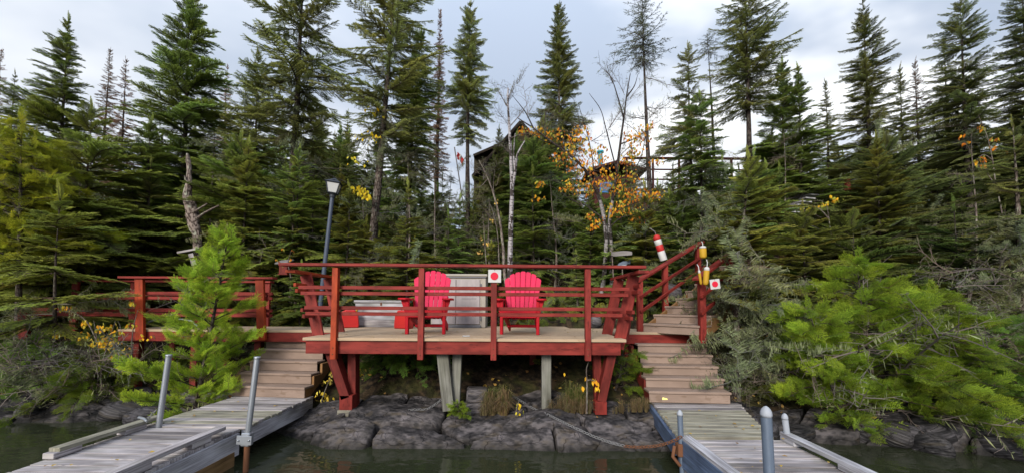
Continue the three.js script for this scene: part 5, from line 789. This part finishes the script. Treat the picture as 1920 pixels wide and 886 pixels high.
// ================================================================ cedars and shrubs near the water
{
  const P = (u, v, z) => at(u, v, z), G = (u, z) => { const p = at(u, 700, z); p.y = ground(p.x, z) - 0.03; return p; };
  cedar('bright yellow green cedar shrub growing between the left pipe post and the left stairs', null, { base: P(358, 758, -6.5).setY(ground(P(358, 758, -6.5).x, -6.5)), top: P(428, 440, -6.3), rad: 0.92, rise: 0.50, limbs: 54, per: 11, size: 0.30, bright: 1.6, twigs: 20, pow: 0.70, lift: 0.75, drop: 0.15, bias: [-0.10, 0.1] });
  cedar('yellow olive cedar at the far left edge above the firs', null, { base: G(30, -7.9), top: P(40, 222, -7.9), rad: 1.35, geo: 'yellowCedar', limbs: 64, per: 9, size: 0.34, bright: 0.92, t0: 0.38, pow: 0.5, cat: 'cedar' });
  cedar('tallest bright green shore cedar spreading over the rocks right of the dock', null, { base: P(1640, 745, -6.2).setY(ground(P(1640, 745, -6.2).x, -6.2)), top: P(1608, 492, -6.1), rad: 1.45, limbs: 44, per: 11, size: 0.33, bright: 1.15, bias: [-0.1, 0.35], pow: 0.55, twigs: 12, drop: 0.45, lift: 0.45, rise: 0.5 });
  cedar('yellow green cedar leaning left toward the right dock beside the tallest shore cedar', null, { base: P(1590, 745, -6.0).setY(ground(P(1590, 745, -6.0).x, -6.0)), top: P(1515, 575, -5.85), rad: 0.85, limbs: 28, per: 10, size: 0.32, bright: 1.35, bias: [-0.3, 0.3], pow: 0.5, twigs: 8, drop: 0.45, lift: 0.45, rise: 0.5 });
  cedar('green cedar drooping over the boulders right of the tallest shore cedar', null, { base: P(1735, 735, -6.1).setY(ground(P(1735, 735, -6.1).x, -6.1)), top: P(1755, 545, -5.9), rad: 1.15, limbs: 36, per: 11, size: 0.32, bright: 0.9, bias: [0.1, 0.4], pow: 0.5, twigs: 8, drop: 0.55, lift: 0.35, rise: 0.4 });
  cedar('dark green cedar hanging low over the water at the lower right corner', null, { base: P(1870, 730, -6.0).setY(ground(P(1870, 730, -6.0).x, -6.0)), top: P(1860, 610, -5.8), rad: 1.25, geo: 'darkCedar', limbs: 40, per: 12, size: 0.27, bright: 1.15, bias: [0, 0.45], pow: 0.4, twigs: 10, drop: 0.8 });
  cedar('dark cedar beyond the corner cedar at the right edge of the shore', null, { base: P(1985, 730, -6.2).setY(ground(P(1985, 730, -6.2).x, -6.2)), top: P(1960, 590, -6.0), rad: 1.2, geo: 'darkCedar', limbs: 34, per: 11, size: 0.3, bright: 1.0, bias: [0, 0.4], pow: 0.4, drop: 0.8 });
  cedar('low dark cedar in the shade under the deck left of the grey posts', null, { base: V(-2.0, 0.75, -7.3), top: V(-1.8, 1.25, -7.2), rad: 0.95, geo: 'darkCedar', limbs: 26, per: 9, size: 0.26, bright: 1.35, pow: 0.3, drop: 0.7, twigs: 2 });
  cedar('small green cedar sprig between the deck legs and the right stairs', null, { base: V(1.75, 0.5, -6.7), top: V(1.85, 1.2, -6.6), rad: 0.42, geo: 'cedar', limbs: 16, per: 7, size: 0.2, bright: 0.7, pow: 0.4, twigs: 4 });
  cedar('low brushy cedar with bare grey twigs over the left shoreline', null, { base: P(70, 705, -7.3).setY(ground(P(70, 705, -7.3).x, -7.3)), top: P(60, 640, -7.1), rad: 1.25, geo: 'darkCedar', limbs: 30, per: 7, size: 0.28, bright: 1.5, pow: 0.3, twigs: 22, drop: 0.6, bias: [0, 0.35] });
  cedar('low olive cedar brush left of the bright cedar over the dark shore rock', null, { base: P(185, 690, -7.25).setY(ground(P(185, 690, -7.25).x, -7.25)), top: P(190, 668, -7.05), rad: 1.0, geo: 'cedar', limbs: 24, per: 7, size: 0.26, bright: 0.72, pow: 0.3, twigs: 18, drop: 0.6, bias: [0.1, 0.35] });
  cedar('little fern like cedar seedling on the rock beside the leaning grey post', null, { base: P(860, 782, -5.78), top: P(858, 756, -5.75), rad: 0.10, limbs: 14, per: 4, size: 0.09, bright: 1.1, twigs: 0 });
}
function tangle(name, label, category, group, c, rad, n, kind, seed, len = 0.7) { const R = rng(seed), g = thing(name, label, category, c, group), l = []; for (let i = 0; i < n; i++) { const d = rdir(R); d.y = Math.abs(d.y) * 0.5 - 0.15; l.push([c.clone().add(V((R() - 0.5) * rad[0], (R() - 0.5) * rad[1], (R() - 0.5) * rad[2])), d, R() * 6, len * (0.5 + R() * 0.7), 1.1, tint(R, 1)]); } copies(g, 'twigs', GEO[kind][0], l); return g; }
tangle('dead_brush', 'tangle of bare grey twigs above the rock at the left shore', 'brush', null, at(110, 680, -6.9), [2.2, 0.5, 0.5], 26, 'bare', 11, 0.8);
tangle('dead_brush', 'grey lichen branches hanging beside the right stairs', 'brush', null, at(1430, 620, -6.5), [0.9, 1.6, 0.6], 30, 'grey', 12, 0.8);
tangle('dead_brush', 'dense grey dead branches behind the deck rail between lamp post and left chair', 'brush', null, at(745, 480, -9.8), [1.7, 0.5, 0.8], 14, 'twig', 13, 0.7);
tangle('dead_brush', 'dark dead twigs in the shade right of the big cedar', 'brush', null, at(1850, 560, -7.0), [1.6, 1.2, 0.6], 22, 'bare', 14, 0.8);
tangle('dead_brush', 'low bare twigs on the ground under the lichen tree by the right ramp', 'brush', null, at(1410, 715, -6.5), [0.8, 0.4, 0.5], 18, 'bare', 15, 0.55);

// ================================================================ birches, snag, leafy saplings
function limbTube(g, name, mat, list, z, r0, r1) { const p = list.map(([u, v, dz = 0]) => at(u, v, z + dz)), c = new THREE.CatmullRomCurve3(p), n = list.length * 4, pts = c.getPoints(n); return tube(g, name, mat, pts, pts.map((_, i) => lerp(r0, r1, i / n)), 8, 0.1); }
function fineTwigs(g, spots, z, n, len, seed) { const R = rng(seed), l = []; for (const [u, v] of spots) for (let i = 0; i < n; i++) { const p = at(u + (R() - 0.5) * 14, v + (R() - 0.5) * 20, z + (R() - 0.5) * 0.3), a = R() * 6.28; l.push([p, V(Math.cos(a), 0.5 + R() * 0.9, Math.sin(a) * 0.6), R() * 6, len * (0.5 + R() * 0.7), 0.8, tint(R, 0.8)]); } copies(g, 'fine_twigs', GEO.bare[0], l); }
{
  const z = -9.9, g = thing('birch_tree', 'two stemmed birch with orange autumn leaves and long bare branches', 'birch', at(1137, 540, z));
  limbTube(g, 'trunk', MAT.birchGrey, [[1128, 552], [1132, 520], [1137, 450], [1131, 400], [1122, 365]], z, 0.062, 0.045); limbTube(g, 'trunk', MAT.birchGrey, [[1148, 552], [1146, 520], [1147, 470], [1143, 420], [1149, 370]], z - 0.12, 0.06, 0.045);
  limbTube(g, 'limb', MAT.barkDark, [[1122, 365], [1105, 330, 0.1], [1080, 300, 0.2], [1040, 270, 0.2], [1000, 240, 0.1], [972, 222]], z, 0.045, 0.012); limbTube(g, 'limb', MAT.barkDark, [[1149, 370], [1157, 320], [1163, 270], [1170, 220], [1175, 180], [1182, 138]], z - 0.12, 0.045, 0.010);
  const tw = [[[1170, 222], [1158, 180], [1148, 150], [1136, 130]], [[1157, 322], [1146, 280], [1136, 240], [1126, 205], [1105, 175]], [[1120, 362], [1114, 320], [1108, 280], [1094, 225], [1086, 200]], [[1149, 372], [1172, 340], [1200, 300], [1212, 240], [1216, 200]], [[1146, 400], [1180, 385], [1215, 372], [1240, 368]], [[1132, 410], [1112, 395], [1098, 385], [1072, 375], [1040, 352], [1010, 342]], [[1080, 300], [1062, 285], [1050, 255], [1045, 240]], [[1040, 270], [1015, 262], [1000, 250]], [[1163, 270], [1185, 262], [1205, 250], [1220, 236]], [[1130, 400], [1116, 425], [1110, 445]], [[1144, 425], [1165, 408], [1190, 402], [1222, 388]], [[1000, 240], [985, 210], [960, 178]], [[1175, 182], [1190, 160], [1196, 140]]];
  tw.forEach((l, i) => limbTube(g, 'twig', MAT.barkDark, l.map(([u, v], k) => [u, v, 0.12 * Math.sin(i * 2.1) * k]), z, 0.020, 0.005));
  const S = [[1080, 260, .34, 40], [1064, 290, .34, 44], [1090, 318, .34, 46], [1040, 252, .26, 24], [1005, 246, .18, 16], [980, 244, .14, 12], [1112, 282, .28, 26], [1180, 252, .24, 18], [1202, 262, .2, 14], [1216, 238, .2, 16], [1192, 282, .24, 18], [1232, 300, .22, 12], [1120, 345, .24, 22], [1098, 350, .3, 30], [1012, 342, .12, 9], [1066, 350, .26, 24], [1192, 368, .34, 44], [1222, 364, .26, 30], [1158, 392, .3, 34], [1196, 402, .3, 36], [1106, 402, .12, 10], [1112, 424, .12, 12], [1120, 412, .14, 10], [1140, 330, .3, 24], [1160, 350, .3, 28], [1010, 370, .2, 6], [1170, 300, .24, 16], [1180, 330, .24, 16], [1086, 240, .2, 16], [1130, 300, .25, 16]];
  fineTwigs(g, [[1175, 180], [1170, 225], [1150, 160], [1140, 250], [1160, 290], [1110, 260], [1090, 240], [1200, 260], [1215, 220], [1060, 280], [1020, 255], [985, 225], [1210, 370], [1100, 385], [1190, 400], [1080, 330]], z, 3, 0.8, 601);
  leavesAt(g, 'leaves', S.map(([u, v, r, n]) => [at(u, v, z + 0.05), r * 1.3, Math.round(n * 2.5)]), AUTUMN, 0.078, 501);
}
{
  const z = -9.7, g = thing('dead_birch', 'pale white dead birch trunk with broken forked top behind the right chair', 'birch', at(957, 545, z));
  limbTube(g, 'trunk', MAT.birch, [[957, 550], [956, 505], [958, 420], [960, 350], [958, 300], [955, 240], [952, 180], [953, 165]], z, 0.075, 0.016);
  limbTube(g, 'fork', MAT.birch, [[960, 352], [966, 320], [970, 290], [984, 264]], z, 0.045, 0.014); limbTube(g, 'fork', MAT.birch, [[966, 322], [963, 290], [966, 250]], z, 0.03, 0.01); limbTube(g, 'fork', MAT.barkGrey, [[944, 470], [938, 420], [930, 380], [915, 335], [898, 300]], z + 0.1, 0.036, 0.010); limbTube(g, 'fork', MAT.barkGrey, [[950, 545], [945, 500], [944, 470]], z + 0.1, 0.04, 0.036);
  for (const l of [[[953, 240], [975, 215], [992, 190]], [[952, 200], [940, 180], [930, 160]], [[954, 260], [985, 250], [1010, 255]], [[915, 335], [900, 350], [885, 352]], [[930, 380], [925, 350], [928, 318]], [[953, 185], [960, 165], [964, 152]]]) limbTube(g, 'twig', MAT.barkGrey, l, z, 0.014, 0.004);
  fineTwigs(g, [[953, 190], [955, 230], [957, 280], [978, 215], [965, 165], [925, 340], [905, 330], [935, 420], [990, 250]], z, 3, 0.7, 602);
}
{
  const z = -9.5, g = thing('broken_snag', 'broken pale grey dead trunk with swollen middle left of the lamp post', 'dead tree', at(372, 520, z)); const o = at(372, 520, z);
  const P = [[374, 530], [372, 480], [369, 440], [362, 415], [357, 388], [352, 368], [354, 340], [354, 315], [351, 288]].map(([u, v]) => at(u, v, z)), c = new THREE.CatmullRomCurve3(P).getPoints(30), rr = [[0, 0.09], [0.25, 0.10], [0.40, 0.13], [0.55, 0.13], [0.64, 0.085], [0.8, 0.06], [0.95, 0.05], [1, 0.03]]; tube(g, 'trunk', MAT.barkGrey, c, c.map((_, i) => curve(rr, i / 30)), 11, 0.25);
  for (const l of [[[362, 398], [372, 392], [388, 382]], [[368, 410], [385, 398], [410, 385]], [[356, 345], [348, 338], [346, 330]]]) limbTube(g, 'stub', MAT.barkGrey, l, z + 0.1, 0.035, 0.018);
  box(g, 'slab', MAT.grey, [0.40, 0.045, 0.14], at(352, 470, z + 0.22).toArray(), [0.1, 0.2, 0.22]); box(g, 'slab', MAT.grey, [0.10, 0.34, 0.035], at(361, 488, z + 0.22).toArray(), [0, 0.2, 0.3]);
}
function sapling(label, stems, z, leafSpots, palette, size, seed, name = 'leafy_sapling') {
  const g = thing(name, label, 'sapling', at(stems[0][0][0], stems[0][0][1], z)); stems.forEach((l) => limbTube(g, 'stem', MAT.barkGrey, l, z, 0.014, 0.004)); leavesAt(g, 'leaves', leafSpots.map(([u, v, r, n]) => [at(u, v, z), r, n]), palette, size, seed); return g;
}
sapling('thin sapling with scattered yellow orange leaves in front of the left boardwalk', [[[190, 735], [188, 690], [182, 640], [175, 600]], [[248, 690], [246, 650], [250, 610], [258, 580]], [[188, 690], [200, 650], [216, 600]], [[182, 640], [160, 600], [120, 575]]], -6.9, [[120, 576, .12, 7], [152, 604, .10, 6], [200, 612, .18, 16], [190, 640, .2, 22], [205, 640, .16, 16], [225, 655, .16, 12], [115, 628, .1, 5], [165, 625, .16, 8], [245, 610, .12, 6], [270, 630, .1, 4], [222, 622, .1, 6], [216, 668, .12, 8], [250, 566, .08, 4], [225, 690, .1, 6]].map(([u, v, r, n]) => [u, v, r, n * 2]), YELLOW, 0.062, 511);
sapling('sapling with a few orange leaves under the right end of the deck', [[[1100, 775], [1101, 720], [1100, 690], [1108, 668]], [[1101, 712], [1112, 712], [1118, 716]]], -5.85, [[1116, 712, .07, 10], [1121, 724, .04, 4], [1098, 707, .02, 1], [1092, 724, .02, 1], [1058, 698, .015, 1]], [[0.82, 0.42, 0.02], [0.85, 0.50, 0.03]], 0.075, 512);
sapling('small clump of yellow leaves on the rock beside the dry grass', [[[968, 778], [969, 765], [973, 750]], [[968, 778], [975, 770], [980, 766]]], -5.72, [[969, 772, .05, 6], [974, 762, .04, 4], [972, 755, .03, 3], [981, 770, .02, 2]], [[0.75, 0.62, 0.05], [0.80, 0.55, 0.03], [0.4, 0.5, 0.05]], 0.055, 513);
sapling('sapling with yellow leaves behind the left red deck leg', [[[600, 760], [610, 730], [622, 700]], [[668, 740], [672, 715], [678, 690]]], -6.6, [[614, 712, .10, 12], [620, 700, .08, 8], [606, 735, .12, 14], [676, 700, .08, 12], [678, 690, .06, 6], [612, 745, .12, 10]], [[0.62, 0.52, 0.08], [0.55, 0.45, 0.1], [0.70, 0.50, 0.05]], 0.06, 514);
sapling('sapling with orange leaves high beside the right edge spruces', [[[1868, 350], [1862, 300], [1850, 250], [1835, 215]], [[1862, 300], [1845, 290], [1832, 300]], [[1880, 400], [1868, 350], [1850, 320], [1846, 290]]], -9.2, [[1845, 235, .14, 8], [1862, 260, .1, 6], [1838, 300, .16, 16], [1842, 310, .1, 8], [1862, 275, .1, 5], [1872, 260, .06, 3], [1890, 282, .06, 4], [1815, 265, .12, 5], [1800, 255, .1, 4]], AUTUMN, 0.085, 515);
sapling('low sapling with yellow orange leaves above the olive fir right of the stairs', [[[1560, 450], [1555, 410], [1550, 380]], [[1555, 410], [1535, 390], [1515, 385]]], -8.6, [[1560, 372, .14, 16], [1572, 374, .1, 10], [1545, 382, .12, 10], [1520, 390, .1, 8], [1510, 386, .08, 5], [1508, 432, .05, 2]], YELLOW, 0.08, 516);
sapling('bright yellow leafed sapling glowing between the lamp post and the tall spruce trunk', [[[682, 420], [680, 380], [678, 330]]], -10.6, [[680, 360, .24, 44], [672, 352, .2, 22], [690, 368, .16, 18], [700, 210, .3, 14], [690, 255, .4, 22], [668, 300, .3, 12]], [[0.62, 0.50, 0.03], [0.55, 0.48, 0.05], [0.70, 0.48, 0.02]], 0.10, 517);
sapling('thin sapling with pale brown leaves left of the dead birch', [[[936, 500], [933, 440], [925, 400], [915, 372]], [[912, 500], [908, 440], [905, 400]]], -9.5, [[912, 455, .12, 8], [905, 445, .1, 5], [925, 410, .12, 5], [900, 470, .12, 7], [930, 375, .12, 5]], [[0.55, 0.32, 0.10], [0.62, 0.42, 0.10]], 0.06, 518);
sapling('few orange leaves on thin twigs beside the red bird house', [[[545, 520], [540, 490], [546, 468]]], -9.15, [[520, 487, .06, 4], [546, 486, .06, 4], [548, 468, .05, 3], [528, 466, .05, 3]], AUTUMN, 0.06, 519);

// ================================================================ grass and the small growth of the ground
{
  const R = rng(31), G = (seed, cols) => { const Rr = rng(seed), B = new Blades(); for (let i = 0; i < 34; i++) { const a = Rr() * 6.28, l = 0.5 + Rr() * 0.6, out = 0.15 + Rr() * 0.5, p = V(Math.cos(a) * 0.06, 0, Math.sin(a) * 0.06), m = V(Math.cos(a) * out * 0.4, l * 0.7, Math.sin(a) * out * 0.4), t = V(Math.cos(a) * out, l * (0.9 - out * 0.7), Math.sin(a) * out), s = V(-Math.sin(a), 0, Math.cos(a)).multiplyScalar(0.007), c = cols[Math.floor(Rr() * cols.length)]; B.tri(p.clone().sub(s), p.clone().add(s), m, c); B.tri(m.clone().sub(s), m.clone().add(s), t, c); B.tri(p.clone().add(s), m.clone().add(s), m.clone().sub(s), c); } return B.build(); };
  const dry = [[0.22, 0.16, 0.085], [0.26, 0.19, 0.10], [0.14, 0.10, 0.06], [0.11, 0.13, 0.035]], green = [[0.10, 0.14, 0.03], [0.16, 0.18, 0.05], [0.26, 0.22, 0.10]];
  const tuft = (label, spots, geo, z, h) => { const g = thing('dry_grass_tuft', label, 'grass tuft', at(spots[0][0], spots[0][1], z)); copies(g, 'blades', geo, spots.flatMap(([u, v, k]) => Array.from({ length: 9 }, () => { const p = at(u + (R() - 0.5) * 34, v, z - R() * 0.12); return [p, V(0, 1, 0.001), R() * 6, h * k * (0.7 + R() * 0.5), 1, tint(R, 1)]; })).map(([p, d, r, L, w, c]) => [p, V(0.02, 1, 0), r, L, w, c])); };
  // tufts grow along +x like every other shape, so the blades are turned to stand on x
  const turn = (g) => { g.rotateZ(-Math.PI / 2); return g; };
  const dg = turn(G(5, dry)), gg = turn(G(6, green));
  tuft('dry brown and green grass tuft hanging over the rock between the grey posts', [[935, 778, 1.1], [925, 775, 0.9], [948, 778, 1], [915, 778, 0.7]], dg, -5.85, 0.42); tuft('green grass tuft standing under the deck between the grey posts', [[938, 765, 1], [925, 760, 0.8]], gg, -6.0, 0.40);
  tuft('dry grass and weeds growing left of the right red deck leg', [[1062, 775, 1], [1078, 775, 0.9], [1048, 775, 0.7], [1090, 775, 0.8]], dg, -5.9, 0.34); tuft('green weeds under the deck right of the single grey post', [[1070, 765, 1], [1082, 760, 0.9]], gg, -6.05, 0.46); tuft('dry reddish grass tuft between the right deck leg and the right stairs', [[1180, 772, 0.8], [1196, 772, 0.9], [1165, 775, 0.5]], dg, -5.95, 0.30);
  // ground cover
  const list = [], tw = [], moss = []; const RR = rng(99);
  for (let i = 0; i < 9000; i++) { const d = 1.2 + Math.pow(RR(), 1.5) * 22, x = (RR() - 0.5) * (26 + d * 2.6), z = curve(SHORE, x) - d; if (x > -8.2 && x < 3.5 && z > -9.1 && d > 0.9) { if (z > -7.4 || RR() < 0.9) continue; } if (x > 1.9 && x < 3.6 && z > -7.4) continue; const sx = (x - 2.47) * 0.766 - (z + 7.62) * 0.643, sy = (x - 2.47) * 0.643 + (z + 7.62) * 0.766; if (sx > -0.2 && sx < 5.4 && sy > -0.2 && sy < 1.3) continue; const y = ground(x, z), a = RR() * 6.28; const e = [V(x, y + RR() * 0.04, z), V(Math.cos(a), 0.25 + RR() * 0.7, Math.sin(a)), RR() * 6, 0.16 + RR() * 0.42, 1, tint(RR, 0.9)]; const k = RR(); (k < 0.6 ? list : k < 0.8 ? tw : moss).push(e); }
  tag(copies(scene, 'ground_cover', GEO.fir[1], list), 'low green seedlings and moss covering the forest floor', 'ground cover', null, 'stuff');
  tag(copies(scene, 'fallen_twigs', GEO.twig[1], tw), 'fallen dead twigs scattered on the forest floor', 'twigs', null, 'stuff');
  tag(copies(scene, 'moss_clumps', GEO.olive[0], moss), 'yellow green moss and small shoots on the slope', 'moss', null, 'stuff');
  const fl = [], RL = rng(123); for (let i = 0; i < 900; i++) { const x = -9 + RL() * 18, d = 0.5 + RL() * 4, z = curve(SHORE, x) - d; if (x > -7.3 && x < 3.4 && z < -7.4) continue; fl.push([V(x, Math.max(ground(x, z), ledgeY(x, z) - 0.15) + 0.06, z), V(RL() - 0.5, 0.1, RL() - 0.5), RL() * 6, 0.05 + RL() * 0.04, 1, lin(...mix3([0.30, 0.15, 0.05], [0.62, 0.42, 0.08], RL()))]); }
  tag(copies(scene, 'fallen_leaves', leafGeo, fl, MAT.leaf), 'fallen brown and yellow leaves along the bank', 'leaves', null, 'stuff');
  const lit = [], surf = [[-2.8, 1.4, -7.3, -5.85, DY, 26], [-4.4, -3.4, -6.4, -3.5, RAMPY + 0.002, 26], [2.05, 3.05, -6.0, -3.4, 0.42, 30], [-7, -3.6, -8.4, -7.5, DY, 20], [2.3, 3.3, -7.4, -7.2, DY, 4]]; for (const [x0, x1, z0, z1, y, n] of surf) for (let i = 0; i < n; i++) lit.push([V(lerp(x0, x1, RL()), y + 0.008, lerp(z0, z1, RL())), V(RL() - 0.5, 0.03, RL() - 0.5), (RL() - 0.5) * 0.5, 0.025 + RL() * 0.035, 1, lin(...mix3([0.20, 0.11, 0.05], [0.50, 0.34, 0.06], RL()))]);
  tag(copies(scene, 'board_litter', leafGeo, lit, MAT.leaf), 'small dry leaves scattered on the deck and dock boards', 'leaves', null, 'stuff');
}

renderer.render(scene, camera);
